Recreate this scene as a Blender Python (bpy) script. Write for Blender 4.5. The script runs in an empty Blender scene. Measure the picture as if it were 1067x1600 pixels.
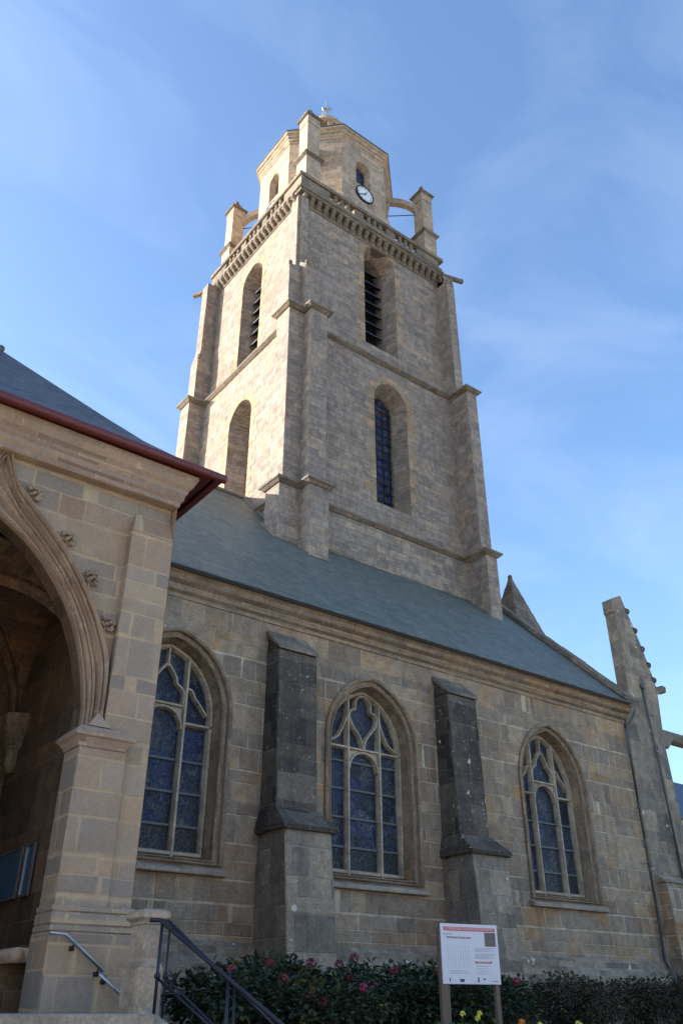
import bpy, bmesh, math, random
from mathutils import Vector, Matrix, noise
from mathutils.geometry import tessellate_polygon
R = math.radians
sc = bpy.context.scene
col = sc.collection
# ------------------------------------------------------------------ camera
cam_d = bpy.data.cameras.new("camera")
cam = bpy.data.objects.new("camera", cam_d)
col.objects.link(cam)
cam.location = (0, 0, 1.6)
PITCH, YAW = 30.49, 52.64
cam.rotation_euler = (R(90 + PITCH), 0, R(YAW - 90))
cam_d.sensor_fit = 'VERTICAL'
cam_d.sensor_height = 24
cam_d.lens = 24 * 1311 / 1600
cam_d.clip_start = .05
cam_d.clip_end = 6000
sc.camera = cam
# ------------------------------------------------------------------ light
SUN_AZ, SUN_EL = 140.0, 19.0           # degrees from +X towards +Y
world = bpy.data.worlds.new("World")
sc.world = world
world.use_nodes = True
wn, wl = world.node_tree.nodes, world.node_tree.links
wn.clear()
wo = wn.new('ShaderNodeOutputWorld')
bg = wn.new('ShaderNodeBackground')
sky = wn.new('ShaderNodeTexSky')
sky.sky_type = 'NISHITA'
sky.sun_disc = False
sky.sun_elevation = R(SUN_EL)
sky.sun_rotation = R(90 - SUN_AZ)
sky.air_density = 1.0
sky.dust_density = 1.6
sky.ozone_density = 3.6
bg.inputs[1].default_value = 0.15
# thin high cirrus, laid out by direction in the sky
tc = wn.new('ShaderNodeTexCoord')
mp = wn.new('ShaderNodeMapping')
mp.inputs['Rotation'].default_value = (R(20), R(-35), R(30))
mp.inputs['Scale'].default_value = (1.2, 3.2, 5.0)
nz = wn.new('ShaderNodeTexNoise')
nz.inputs['Scale'].default_value = 1.6
nz.inputs['Detail'].default_value = 9
nz.inputs['Roughness'].default_value = .56
nz.inputs['Distortion'].default_value = .7
rp = wn.new('ShaderNodeMapRange')
rp.inputs[1].default_value = .44
rp.inputs[2].default_value = .95
rp.inputs[3].default_value = 0
rp.inputs[4].default_value = .19
mx = wn.new('ShaderNodeMix')
mx.data_type = 'RGBA'
mx.inputs[7].default_value = (3.2, 3.6, 4.2, 1)
wl.new(tc.outputs['Generated'], mp.inputs[0])
wl.new(mp.outputs[0], nz.inputs[0])
wl.new(nz.outputs[0], rp.inputs[0])
wl.new(rp.outputs[0], mx.inputs[0])
wl.new(sky.outputs[0], mx.inputs[6])
wl.new(mx.outputs[2], bg.inputs[0])
wl.new(bg.outputs[0], wo.inputs[0])
sd = bpy.data.lights.new("sun", 'SUN')
sun = bpy.data.objects.new("sun", sd)
col.objects.link(sun)
sd.energy = 3.9
sd.angle = R(.5)
sd.color = (1, .95, .88)
sv = Vector((math.cos(R(SUN_EL)) * math.cos(R(SUN_AZ)), math.cos(R(SUN_EL)) * math.sin(R(SUN_AZ)), math.sin(R(SUN_EL))))
sun.rotation_euler = sv.to_track_quat('Z', 'Y').to_euler()
sc.view_settings.view_transform = 'Standard'
sc.view_settings.look = 'None'
sc.view_settings.exposure = 1.5
sc.view_settings.gamma = 1
# ------------------------------------------------------------------ node helpers


class N:
    def __init__(s, name):
        s.m = bpy.data.materials.new(name)
        s.m.use_nodes = True
        s.t = s.m.node_tree
        s.t.nodes.clear()
        s.out = s.t.nodes.new('ShaderNodeOutputMaterial')
        s.b = s.t.nodes.new('ShaderNodeBsdfPrincipled')
        s.t.links.new(s.b.outputs[0], s.out.inputs[0])

    def n(s, k, **kw):
        o = s.t.nodes.new('ShaderNode' + k)
        for a, v in kw.items():
            setattr(o, a, v)
        return o

    def put(s, inp, v):
        if isinstance(v, bpy.types.NodeSocket):
            s.t.links.new(v, inp)
        elif isinstance(v, tuple) and inp.type == 'RGBA' and len(v) == 3:
            inp.default_value = (*v, 1)
        else:
            inp.default_value = v

    def math(s, op, a, b=0., c=0., clamp=False):
        o = s.n('Math', operation=op, use_clamp=clamp)
        s.put(o.inputs[0], a)
        s.put(o.inputs[1], b)
        s.put(o.inputs[2], c)
        return o.outputs[0]

    def mix(s, f, a, b, mode='MIX'):
        o = s.n('Mix', data_type='RGBA', blend_type=mode)
        s.put(o.inputs[0], f)
        s.put(o.inputs[6], a)
        s.put(o.inputs[7], b)
        return o.outputs[2]

    def rng(s, v, a, b, c=0., d=1., smooth=False):
        o = s.n('MapRange')
        if smooth:
            o.interpolation_type = 'SMOOTHSTEP'
        s.put(o.inputs[0], v)
        for i, x in enumerate((a, b, c, d)):
            s.put(o.inputs[i + 1], x)
        return o.outputs[0]

    def noise(s, vec, scale, detail=4, rough=.55, dist=0., dim='3D'):
        o = s.n('TexNoise', noise_dimensions=dim)
        if vec is not None:
            s.put(o.inputs['W' if dim == '1D' else 'Vector'], vec)
        o.inputs['Scale'].default_value = scale
        o.inputs['Detail'].default_value = detail
        o.inputs['Roughness'].default_value = rough
        o.inputs['Distortion'].default_value = dist
        return o.outputs[0]

    def white(s, vec, dim='2D'):
        o = s.n('TexWhiteNoise', noise_dimensions=dim)
        s.put(o.inputs['W' if dim == '1D' else 'Vector'], vec)
        return o.outputs[0]

    def xyz(s, x, y, z=0.):
        o = s.n('CombineXYZ')
        s.put(o.inputs[0], x)
        s.put(o.inputs[1], y)
        s.put(o.inputs[2], z)
        return o.outputs[0]

    def ramp(s, f, cols, const=False):
        o = s.n('ValToRGB')
        cr = o.color_ramp
        if const:
            cr.interpolation = 'CONSTANT'
        while len(cr.elements) < len(cols):
            cr.elements.new(.5)
        for i, (p, c) in enumerate(cols):
            cr.elements[i].position = p
            cr.elements[i].color = (*c, 1)
        s.put(o.inputs[0], f)
        return o.outputs[0]

    def bump(s, h, st, dist):
        o = s.n('Bump')
        s.put(o.inputs['Strength'], st)
        o.inputs['Distance'].default_value = dist
        s.put(o.inputs['Height'], h)
        s.t.links.new(o.outputs[0], s.b.inputs['Normal'])


def stone(name, h, w0, w1, mw, mcol, tones, warm=.0, dark=.25, lichen=.0, bump=.8, seed=0., var=1., mstr=1., mott=1.):
    s = N(name)
    uv = s.n('UVMap').outputs[0]
    pos = s.n('NewGeometry').outputs['Position']
    wob = s.noise(uv, 2.6, 3, .6)
    sep = s.n('SeparateXYZ')
    s.put(sep.inputs[0], uv)
    u = s.math('ADD', sep.outputs[0], s.math('MULTIPLY', s.math('SUBTRACT', wob, .5), .05))
    v = s.math('ADD', sep.outputs[1], s.math('MULTIPLY', s.math('SUBTRACT', s.noise(uv, 1.7, 3, .6), .5), .05))
    v = s.math('ADD', v, seed + 40)
    vn = s.noise(s.math('MULTIPLY', v, 1.), 1.3 / max(h, .1) * .35, 1, .5, dim='1D')
    v2 = s.math('ADD', s.math('DIVIDE', v, h), s.math('MULTIPLY', vn, 1.7 * var))
    row = s.math('FLOOR', v2)
    fv = s.math('FRACT', v2)
    rr = s.white(row, '1D')
    w = s.rng(rr, 0, 1, w0, w1)
    un = s.noise(s.math('ADD', s.math('MULTIPLY', u, 1.), s.math('MULTIPLY', row, 7.3)), .9 / w0 * .5, 1, .5, dim='1D')
    u2 = s.math('ADD', s.math('ADD', s.math('DIVIDE', s.math('ADD', u, 60.), w), s.math('MULTIPLY', rr, 17.3)), s.math('MULTIPLY', un, 1.9 * var))
    cl = s.math('FLOOR', u2)
    fu = s.math('FRACT', u2)
    du = s.math('MULTIPLY', s.math('MINIMUM', fu, s.math('SUBTRACT', 1., fu)), w)
    dv = s.math('MULTIPLY', s.math('MINIMUM', fv, s.math('SUBTRACT', 1., fv)), h)
    d = s.math('MINIMUM', du, dv)
    fine = s.noise(pos, 18, 6, .7)
    mid = s.noise(pos, 3.1, 6, .65)
    big = s.noise(pos, .45, 5, .6)
    edge = s.math('ADD', d, s.math('MULTIPLY', s.math('SUBTRACT', mid, .5), mw * 1.4))
    mort = s.rng(edge, mw * .35, mw, 1., 0., True)
    idv = s.xyz(cl, row)
    r1 = s.white(idv)
    r2 = s.white(s.xyz(s.math('ADD', cl, 31.7), row))
    c = s.ramp(r1, tones)
    c = s.mix(1., c, s.ramp(r2, [(0, (.80, .80, .81)), (.5, (.98, .98, .98)), (1, (1.16, 1.13, 1.08))]), 'MULTIPLY')
    c = s.mix(s.rng(mid, .38, .68, 0., .85 * mott), c, s.mix(1., c, (.60, .59, .60), 'MULTIPLY'))
    c = s.mix(s.rng(fine, .42, .68, 0., .85 * mott), c, s.mix(1., c, (.58, .57, .56), 'MULTIPLY'))
    gl_ = s.noise(pos, 11, 6, .75, .4)
    c = s.mix(s.rng(gl_, .52, .66, 0., .6 * mott), c, s.mix(1., c, (1.38, 1.36, 1.30), 'MULTIPLY'))
    if warm:
        wz = s.noise(pos, .8, 4, .6)
        c = s.mix(s.rng(wz, .50, .72, 0., warm), c, s.mix(1., c, (1.25, .93, .58), 'MULTIPLY'))
    c = s.mix(s.math('MULTIPLY', mort, s.rng(s.noise(pos, 1.3, 4, .6), .35, .62, mstr * .25, mstr)), c, mcol)
    # weather streaks and big stains, a pattern in the stone itself
    st = s.noise(s.xyz(s.math('MULTIPLY', sep.outputs[0], 1.7), s.math('MULTIPLY', sep.outputs[1], .22)), 1.6, 6, .65)
    c = s.mix(s.rng(st, .48, .80, 0., dark), c, s.mix(1., c, (.50, .49, .50), 'MULTIPLY'))
    c = s.mix(s.rng(big, .45, .7, 0., dark), c, s.mix(1., c, (.62, .62, .64), 'MULTIPLY'))
    if lichen:
        ln = s.noise(pos, 5.5, 7, .75, .3)
        c = s.mix(s.rng(ln, .66 - .06 * lichen, .72 - .05 * lichen, 0., .75), c, (.50, .50, .46))
        ln2 = s.noise(s.n('VectorMath', operation='ADD').outputs[0], 1)
        ln3 = s.noise(pos, 2.2, 7, .72, .2)
        c = s.mix(s.rng(ln3, .60, .72, 0., .45 * lichen), c, (.085, .088, .075))
        ln4 = s.noise(pos, 2.9, 3, .5, .1)
        c = s.mix(s.rng(ln4, .69, .705, 0., .85 * (1 if lichen >= .7 else 0)), c, (.62, .62, .58))
    c = s.mix(1., c, (1.07, .945, .825), 'MULTIPLY')
    s.put(s.b.inputs['Base Color'], c)
    s.b.inputs['Roughness'].default_value = .92
    s.b.inputs['Specular IOR Level'].default_value = .2
    hgt = s.math('ADD', s.math('MULTIPLY', s.rng(edge, 0, mw * 1.3, 0., 1., True), .55 * min(1, var + .3)), s.math('ADD', s.math('MULTIPLY', mid, .55), s.math('MULTIPLY', fine, .22)))
    hgt = s.math('ADD', hgt, s.math('MULTIPLY', r2, .35))
    s.bump(hgt, bump, .03)
    return s.m


def plain(name, colr, rough=.6, metal=0., nscale=8., namt=.3, bump=.0, spec=.5):
    s = N(name)
    pos = s.n('NewGeometry').outputs['Position']
    n1 = s.noise(pos, nscale, 5, .6)
    c = s.mix(s.rng(n1, .3, .75, 0., namt), colr, tuple(x * .5 for x in colr))
    s.put(s.b.inputs['Base Color'], c)
    s.b.inputs['Roughness'].default_value = rough
    s.b.inputs['Metallic'].default_value = metal
    s.b.inputs['Specular IOR Level'].default_value = spec
    if bump:
        s.bump(n1, bump, .02)
    return s.m


def slate(name, c1, c2, h=.14, w=.22, moss=0.):
    s = N(name)
    uv = s.n('UVMap').outputs[0]
    pos = s.n('NewGeometry').outputs['Position']
    sep = s.n('SeparateXYZ')
    s.put(sep.inputs[0], uv)
    wob = s.math('MULTIPLY', s.math('SUBTRACT', s.noise(uv, 1.2, 3, .6), .5), .07)
    v = s.math('DIVIDE', s.math('ADD', s.math('ADD', sep.outputs[1], 90.), wob), h)
    row = s.math('FLOOR', v)
    fv = s.math('FRACT', v)
    u = s.math('ADD', s.math('DIVIDE', s.math('ADD', sep.outputs[0], 90.), w), s.math('MULTIPLY', s.white(row, '1D'), 9.))
    cl = s.math('FLOOR', u)
    fu = s.math('FRACT', u)
    r1 = s.white(s.xyz(cl, row))
    c = s.mix(r1, c1, c2)
    n1 = s.noise(pos, 1.1, 6, .65)
    n2 = s.noise(pos, 9, 5, .7)
    c = s.mix(s.rng(n1, .38, .66, 0., .75), c, s.mix(1., c, (.60, .70, .72), 'MULTIPLY'))
    c = s.mix(s.rng(n2, .35, .8, 0., .45), c, s.mix(1., c, (.55, .58, .60), 'MULTIPLY'))
    if moss:
        n3 = s.noise(s.xyz(s.math('MULTIPLY', sep.outputs[0], .35), sep.outputs[1]), 2.3, 6, .7)
        c = s.mix(s.rng(n3, .56, .68, 0., moss), c, (.17, .185, .12))
        n4 = s.noise(s.xyz(s.math('MULTIPLY', sep.outputs[0], .5), s.math('MULTIPLY', sep.outputs[1], 2.)), 1.5, 6, .75)
        c = s.mix(s.rng(n4, .58, .66, 0., .65), c, (.035, .045, .045))
    jt = s.math('MINIMUM', s.rng(fv, 0, .14, 0., 1.), s.rng(s.math('MINIMUM', fu, s.math('SUBTRACT', 1., fu)), 0, .05, .4, 1.))
    c = s.mix(s.math('MULTIPLY', s.math('SUBTRACT', 1., jt), .8), c, tuple(x * .3 for x in c1))
    s.put(s.b.inputs['Base Color'], c)
    s.b.inputs['Roughness'].default_value = .62
    hh = s.math('ADD', s.math('SUBTRACT', 1., fv), s.math('ADD', s.math('MULTIPLY', r1, .5), s.math('MULTIPLY', n2, .5)))
    s.bump(hh, .9, .03)
    return s.m


def glassmat(name, cells, tint, seed=0.):
    s = N(name)
    uv = s.n('UVMap').outputs[0]
    mpn = s.n('Mapping')
    mpn.inputs['Location'].default_value = (seed, seed * .7, 0)
    mpn.inputs['Scale'].default_value = (1, 1, 1)
    s.put(mpn.inputs[0], uv)
    p = mpn.outputs[0]
    wv = s.n('TexNoise')
    s.put(wv.inputs['Vector'], p)
    wv.inputs['Scale'].default_value = 3.
    ad = s.n('VectorMath', operation='MULTIPLY_ADD')
    s.put(ad.inputs[0], wv.outputs['Color'])
    ad.inputs[1].default_value = (.25, .25, 0)
    s.put(ad.inputs[2], p)
    v1 = s.n('TexVoronoi', feature='F1')
    v2 = s.n('TexVoronoi', feature='DISTANCE_TO_EDGE')
    for q in (v1, v2):
        s.put(q.inputs['Vector'], ad.outputs[0])
        q.inputs['Scale'].default_value = cells
    hue = s.n('SeparateXYZ')
    s.put(hue.inputs[0], v1.outputs['Color'])
    c = s.ramp(hue.outputs[0], [(0, tint), (.35, (.009, .012, .024)), (.55, (.016, .022, .045)), (.72, (.035, .035, .04)), (.86, (.018, .020, .026)), (.95, (.07, .075, .09)), (1, (.09, .025, .02))], True)
    lead = s.rng(v2.outputs['Distance'], .02, .05, 1., 0.)
    # fine wire guard in front of the glass
    c = s.mix(s.math('MULTIPLY', lead, .75), c, (.105, .11, .12))
    gr = s.noise(p, .7, 3)
    c = s.mix(s.rng(gr, .4, .65, 0., .3), c, (.06, .065, .075))
    v3 = s.n('TexVoronoi', feature='F1')
    s.put(v3.inputs['Vector'], ad.outputs[0])
    v3.inputs['Scale'].default_value = 1.9
    h3 = s.n('SeparateXYZ')
    s.put(h3.inputs[0], v3.outputs['Color'])
    c = s.mix(.75, c, s.mix(1., c, s.ramp(h3.outputs[0], [(0, (.5, .5, .55)), (.35, (.95, 1., 1.15)), (.6, (1.5, 1.35, 1.0)), (.8, (.7, .85, 1.5)), (.93, (1.9, 1.8, 1.7))], True), 'MULTIPLY'))
    sz_ = s.n('SeparateXYZ')
    s.put(sz_.inputs[0], uv)
    low = s.rng(sz_.outputs[1], 5.5, 5.62, .8, 0.)
    c = s.mix(low, c, s.mix(lead, (.022, .022, .022), (.10, .098, .09)))
    s.put(s.b.inputs['Base Color'], c)
    s.b.inputs['Roughness'].default_value = .5
    s.b.inputs['Specular IOR Level'].default_value = .22
    s.bump(s.math('ADD', s.math('MULTIPLY', lead, .4), hue.outputs[1]), .35, .01)
    return s.m


GREYS = [(0, (.20, .19, .19)), (.25, (.27, .245, .225)), (.5, (.31, .28, .25)), (.7, (.255, .24, .235)), (.85, (.36, .315, .26)), (1, (.33, .26, .19))]
M = {}
M['tower'] = stone('tower granite', .31, .36, .78, .017, (.20, .18, .155), [(0, (.335, .315, .30)), (.3, (.37, .345, .32)), (.55, (.395, .365, .33)), (.75, (.36, .338, .32)), (.92, (.42, .38, .33)), (1, (.42, .36, .29))], warm=.22, dark=.42, bump=.95, seed=3, mstr=.6)
M['quoin'] = stone('warm dressed voussoir stone', .37, 1.5, 2., .014, (.22, .195, .16), [(0, (.37, .34, .29)), (.5, (.43, .37, .29)), (1, (.46, .37, .26))], warm=.5, dark=.35, bump=.6, seed=5, mstr=.5, var=.2)
M['tower_trim'] = stone('tower weathered moulding stone', .6, .8, 1.4, .012, (.20, .19, .165), [(0, (.20, .19, .17)), (.5, (.26, .24, .21)), (1, (.32, .285, .235))], dark=.55, lichen=.6, bump=.7, seed=9)
M['octagon'] = stone('warm pale ashlar', .42, .55, 1.1, .012, (.58, .52, .42), [(0, (.42, .37, .31)), (.4, (.50, .44, .36)), (.7, (.45, .41, .36)), (1, (.56, .48, .37))], warm=.25, dark=.25, bump=.4, seed=14)
M['nave'] = stone('nave rubble ashlar', .48, .45, 1.25, .026, (.58, .53, .44), [(0, (.325, .28, .235)), (.25, (.375, .325, .265)), (.5, (.425, .365, .285)), (.7, (.345, .315, .28)), (.88, (.44, .375, .28)), (1, (.45, .34, .22))], warm=.8, dark=.55, lichen=.45, bump=.95, seed=21, mstr=.95)
M['nave_trim'] = stone('nave moulding stone', .7, .9, 1.3, .012, (.40, .36, .30), [(0, (.30, .265, .22)), (.5, (.37, .32, .26)), (1, (.43, .35, .26))], warm=.4, dark=.4, bump=.4, seed=25, mstr=.6)
M['buttress'] = stone('dark lichened buttress stone', .52, .5, 1.0, .018, (.26, .25, .22), [(0, (.08, .075, .07)), (.5, (.125, .115, .105)), (1, (.185, .17, .15))], dark=.7, lichen=1., bump=.85, seed=31, mstr=.6)
M['buttress_low'] = stone('buttress base stone', .55, .55, 1.1, .018, (.36, .34, .30), [(0, (.26, .245, .215)), (.5, (.34, .315, .275)), (1, (.40, .36, .29))], dark=.5, lichen=.7, bump=.75, seed=35, mstr=.7)
M['tracery'] = stone('pale window tracery stone', .9, 1.2, 1.6, .008, (.33, .31, .26), [(0, (.45, .425, .36)), (1, (.54, .50, .41))], dark=.35, bump=.3, seed=41)
M['porch'] = stone('restored porch ashlar', .35, .42, .95, .028, (.48, .41, .28), [(0, (.27, .25, .225)), (.2, (.325, .30, .27)), (.4, (.365, .305, .245)), (.6, (.305, .288, .268)), (.8, (.39, .33, .25)), (.93, (.32, .27, .225)), (1, (.36, .27, .20))], warm=.3, dark=.14, bump=.4, seed=47, mstr=.75, mott=.4)
M['porch_trim'] = stone('porch carved stone', .8, .9, 1.5, .014, (.55, .46, .34), [(0, (.32, .265, .225)), (.5, (.365, .305, .26)), (1, (.41, .34, .27))], warm=.2, dark=.2, bump=.25, seed=52, mstr=.7, mott=.5)
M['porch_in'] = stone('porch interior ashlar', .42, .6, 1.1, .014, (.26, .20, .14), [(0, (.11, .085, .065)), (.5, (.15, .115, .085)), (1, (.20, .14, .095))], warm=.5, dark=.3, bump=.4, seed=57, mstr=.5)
M['corbelstone'] = stone('interior carved stone', .5, .9, 1.5, .01, (.2, .17, .13), [(0, (.21, .18, .14)), (1, (.25, .21, .16))], dark=.3, bump=.3, seed=81)
M['slate'] = slate('green grey slate', (.120, .124, .098), (.190, .185, .142), h=.20, w=.30, moss=.5)
M['slate_dark'] = slate('dark blue slate', (.040, .046, .056), (.105, .112, .12), h=.13, w=.22, moss=.15)
M['slate_blue'] = slate('blue house slate', (.05, .08, .13), (.07, .10, .16), h=.2, w=.3)
M['render'] = plain('cream render', (.70, .62, .50), .9, nscale=2., namt=.15)
M['gutter'] = plain('oxblood painted gutter', (.13, .022, .018), .38, nscale=3., namt=.5)
M['lead'] = plain('weathered lead', (.12, .13, .14), .55, .3, nscale=5., namt=.5)
M['barpaint'] = plain('weathered bar paint', (.12, .125, .12), .7, nscale=5, namt=.4)
M['steel'] = plain('brushed steel', (.42, .43, .46), .35, .9, nscale=20., namt=.2)
M['ironblue'] = plain('dark blue painted iron', (.012, .014, .028), .45, .2, nscale=20, namt=.5)
M['iron'] = plain('dark iron', (.03, .028, .03), .6, .5)
M['louvre'] = plain('dark louvre slate', (.045, .045, .055), .6)
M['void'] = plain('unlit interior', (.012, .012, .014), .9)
M['clockwhite'] = plain('white enamel', (.78, .79, .80), .35, nscale=3, namt=.08)
M['black'] = plain('black paint', (.012, .012, .014), .5)
M['copper'] = plain('verdigris metal', (.42, .44, .40), .5, .4)
M['step'] = stone('granite step slabs', 3., 1.2, 1.9, .01, (.34, .32, .28), [(0, (.36, .335, .30)), (1, (.44, .40, .35))], dark=.3, bump=.3, seed=61)
M['pier'] = stone('pale pier granite', .9, 2., 2.5, .01, (.42, .38, .32), [(0, (.38, .35, .31)), (1, (.46, .42, .36))], dark=.25, lichen=.2, bump=.3, seed=66)
M['signwhite'] = plain('white sign panel', (.62, .63, .68), .4, nscale=2, namt=.06)
M['signred'] = plain('red print', (.62, .07, .06), .5, namt=.1)
M['signgrey'] = plain('grey print', (.33, .34, .40), .5)
M['signpink'] = plain('pink print', (.45, .28, .36), .5)
M['signphoto'] = plain('printed photo', (.15, .12, .10), .5, nscale=18, namt=.8)
M['signblue'] = plain('navy print', (.03, .05, .16), .5)
M['signlight'] = plain('pale print', (.52, .54, .60), .5)
M['post'] = plain('weathered timber post', (.16, .115, .085), .8, nscale=9, namt=.4, bump=.3)
M['soil'] = plain('garden soil', (.045, .034, .025), .95, nscale=3, namt=.6, bump=.6)
M['paving'] = plain('pale sandy forecourt', (.50, .40, .28), .95, nscale=2, namt=.4, bump=.4)
M['glass1'] = glassmat('stained glass with figures', 8.5, (.012, .017, .038), 1.3)
M['glass2'] = glassmat('deep blue stained glass', 9.5, (.013, .019, .048), 4.7)
M['glass3'] = glassmat('dusky stained glass', 9.0, (.015, .020, .04), 8.2)
M['glasst'] = glassmat('leaded tower glass', 4.0, (.02, .03, .09), 2.2)
M['bluepanel'] = plain('blue glazed notice', (.035, .12, .20), .12, nscale=1.2, namt=.6)


def leafmat(name, a, b, rough=.75):
    s = N(name)
    oi = s.n('NewGeometry')
    r = oi.outputs['Random Per Island']
    c = s.mix(r, a, b)
    s.put(s.b.inputs['Base Color'], c)
    s.b.inputs['Roughness'].default_value = rough
    s.b.inputs['Subsurface Weight'].default_value = 0
    return s.m


M['leaf'] = leafmat('hydrangea leaf', (.012, .025, .012), (.045, .066, .024))
M['leaf_dry'] = leafmat('bronzed dry leaf', (.040, .034, .020), (.085, .070, .036))
M['leaf_gold'] = leafmat('yellow turning leaf', (.06, .065, .015), (.20, .17, .03))
M['stem'] = plain('plant stem', (.06, .055, .03), .8)
M['pink'] = leafmat('pink bloom', (.17, .02, .055), (.28, .05, .10))
M['redbloom'] = leafmat('faded red bloom', (.14, .015, .02), (.24, .04, .045))
M['yellow'] = leafmat('yellow bloom', (.55, .55, .04), (.70, .68, .12))
M['orange'] = leafmat('orange bloom', (.65, .16, .02), (.80, .28, .03))
M['feather'] = leafmat('feathery green leaf', (.03, .085, .02), (.06, .15, .04))

# ------------------------------------------------------------------ mesh helpers


class MB:
    """collects faces in world coordinates"""

    def __init__(s):
        s.v, s.f, s.smooth = [], [], False

    def add(s, vs, fs):
        k = len(s.v)
        s.v += [tuple(p) for p in vs]
        s.f += [tuple(i + k for i in f) for f in fs]
        return s

    def box(s, x0, x1, y0, y1, z0, z1):
        return s.frustum(x0, x1, y0, y1, z0, x0, x1, y0, y1, z1)

    def frustum(s, x0, x1, y0, y1, z0, a0, a1, b0, b1, z1):
        return s.add([(x0, y0, z0), (x1, y0, z0), (x1, y1, z0), (x0, y1, z0), (a0, b0, z1), (a1, b0, z1), (a1, b1, z1), (a0, b1, z1)],
                     [(3, 2, 1, 0), (4, 5, 6, 7), (0, 1, 5, 4), (1, 2, 6, 5), (2, 3, 7, 6), (3, 0, 4, 7)])

    def obox(s, p, q, w, h, up=(0, 0, 1)):
        """bar of width w and height h from p to q"""
        p, q = Vector(p), Vector(q)
        d = (q - p).normalized()
        r = d.cross(Vector(up)).normalized() * w / 2
        u = r.cross(d).normalized() * h / 2
        vs = [p - r - u, p + r - u, p + r + u, p - r + u, q - r - u, q + r - u, q + r + u, q - r + u]
        return s.add(vs, [(0, 1, 2, 3), (7, 6, 5, 4), (0, 4, 5, 1), (1, 5, 6, 2), (2, 6, 7, 3), (3, 7, 4, 0)])

    def prism(s, poly, d):
        """closed planar polygon extruded by vector d"""
        n = len(poly)
        poly = [Vector(p) for p in poly]
        d = Vector(d)
        vs = poly + [p + d for p in poly]
        tri = tessellate_polygon([poly])
        fs = [tuple(t) for t in tri] + [tuple(i + n for i in reversed(t)) for t in tri]
        fs += [(i, (i + 1) % n, (i + 1) % n + n, i + n) for i in range(n)]
        return s.add(vs, fs)

    def rings(s, rs, closed=True, cap0=False, cap1=False):
        n = len(rs[0])
        k = len(s.v)
        for r in rs:
            s.v += [tuple(p) for p in r]
        m = n if closed else n - 1
        for j in range(len(rs) - 1):
            for i in range(m):
                a, b = k + j * n + i, k + j * n + (i + 1) % n
                s.f.append((a, b, b + n, a + n))
        if cap0:
            s.f.append(tuple(k + i for i in reversed(range(n))))
        if cap1:
            s.f.append(tuple(k + (len(rs) - 1) * n + i for i in range(n)))
        return s

    def tube(s, pts, r, n=8, r1=None):
        pts = [Vector(p) for p in pts]
        s.smooth = True
        rs = []
        r1 = r if r1 is None else r1
        for i, p in enumerate(pts):
            a = pts[max(0, i - 1)]
            b = pts[min(len(pts) - 1, i + 1)]
            d = (b - a).normalized()
            x = d.cross(Vector((0, 0, 1)))
            if x.length < .01:
                x = Vector((1, 0, 0))
            x.normalize()
            y = d.cross(x)
            rr = r + (r1 - r) * i / max(1, len(pts) - 1)
            rs.append([p + x * rr * math.cos(2 * math.pi * k / n) + y * rr * math.sin(2 * math.pi * k / n) for k in range(n)])
        return s.rings(rs, True, True, True)

    def lathe(s, c, prof, n=12, ax=None):
        """prof: (radius, height) list round the vertical through c"""
        rs = [[(c[0] + r * math.cos(2 * math.pi * (k + .5) / n), c[1] + r * math.sin(2 * math.pi * (k + .5) / n), c[2] + z) for k in range(n)] for r, z in prof]
        return s.rings(rs, True, True, True)

    def build(s, name, mat, parent=None, label=None, smooth=None, bevel=0, jitter=0):
        vs = [Vector(p) for p in s.v]
        lo = Vector((min(p[i] for p in vs) for i in range(3)))
        hi = Vector((max(p[i] for p in vs) for i in range(3)))
        c = Vector(((lo.x + hi.x) / 2, (lo.y + hi.y) / 2, lo.z))
        me = bpy.data.meshes.new(name)
        me.from_pydata([p - c for p in vs], [], s.f)
        bm = bmesh.new()
        bm.from_mesh(me)
        bmesh.ops.recalc_face_normals(bm, faces=bm.faces)
        if bevel:
            bmesh.ops.bevel(bm, geom=[e for e in bm.edges if len(e.link_faces) == 2 and e.calc_face_angle(0) > .5], offset=bevel, segments=1, affect='EDGES')
        uvl = bm.loops.layers.uv.new('UVMap')
        for f in bm.faces:
            nn = f.normal
            if abs(nn.z) > .96:
                t, b = Vector((1, 0, 0)), Vector((0, 1, 0))
            else:
                t = Vector((-nn.y, nn.x, 0)).normalized()
                b = nn.cross(t)
                if b.z < 0:
                    b = -b
            for l in f.loops:
                w = l.vert.co + c
                l[uvl].uv = (w.dot(t), w.dot(b))
        bm.to_mesh(me)
        bm.free()
        sm = s.smooth if smooth is None else smooth
        if sm:
            me.polygons.foreach_set('use_smooth', [True] * len(me.polygons))
        me.materials.append(mat)
        return link(name, me, c, parent, label)


WL = {}


def link(name, me, loc, parent=None, label=None):
    o = bpy.data.objects.new(name, me)
    col.objects.link(o)
    WL[o.name] = Vector(loc)
    if parent:
        o.parent = parent
        o.location = Vector(loc) - WL[parent.name]
    else:
        o.location = loc
    if label:
        o['label'] = label
    return o


def thing(name, label, cat, loc, group=None):
    o = link(name, None, loc)
    o.empty_display_size = .2
    return tag(o, label, cat, group)


def tag(o, label=None, cat=None, group=None, kind=None):
    if label:
        o['label'] = label
    if cat:
        o['category'] = cat
    if group:
        o['group'] = group
    if kind:
        o['kind'] = kind
    return o


# plane maps: (u, depth, z) -> world
def front(y0):
    return lambda u, d, z: Vector((u, y0 + d, z))


def left(x0):
    return lambda u, d, z: Vector((x0 + d, u, z))


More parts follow.
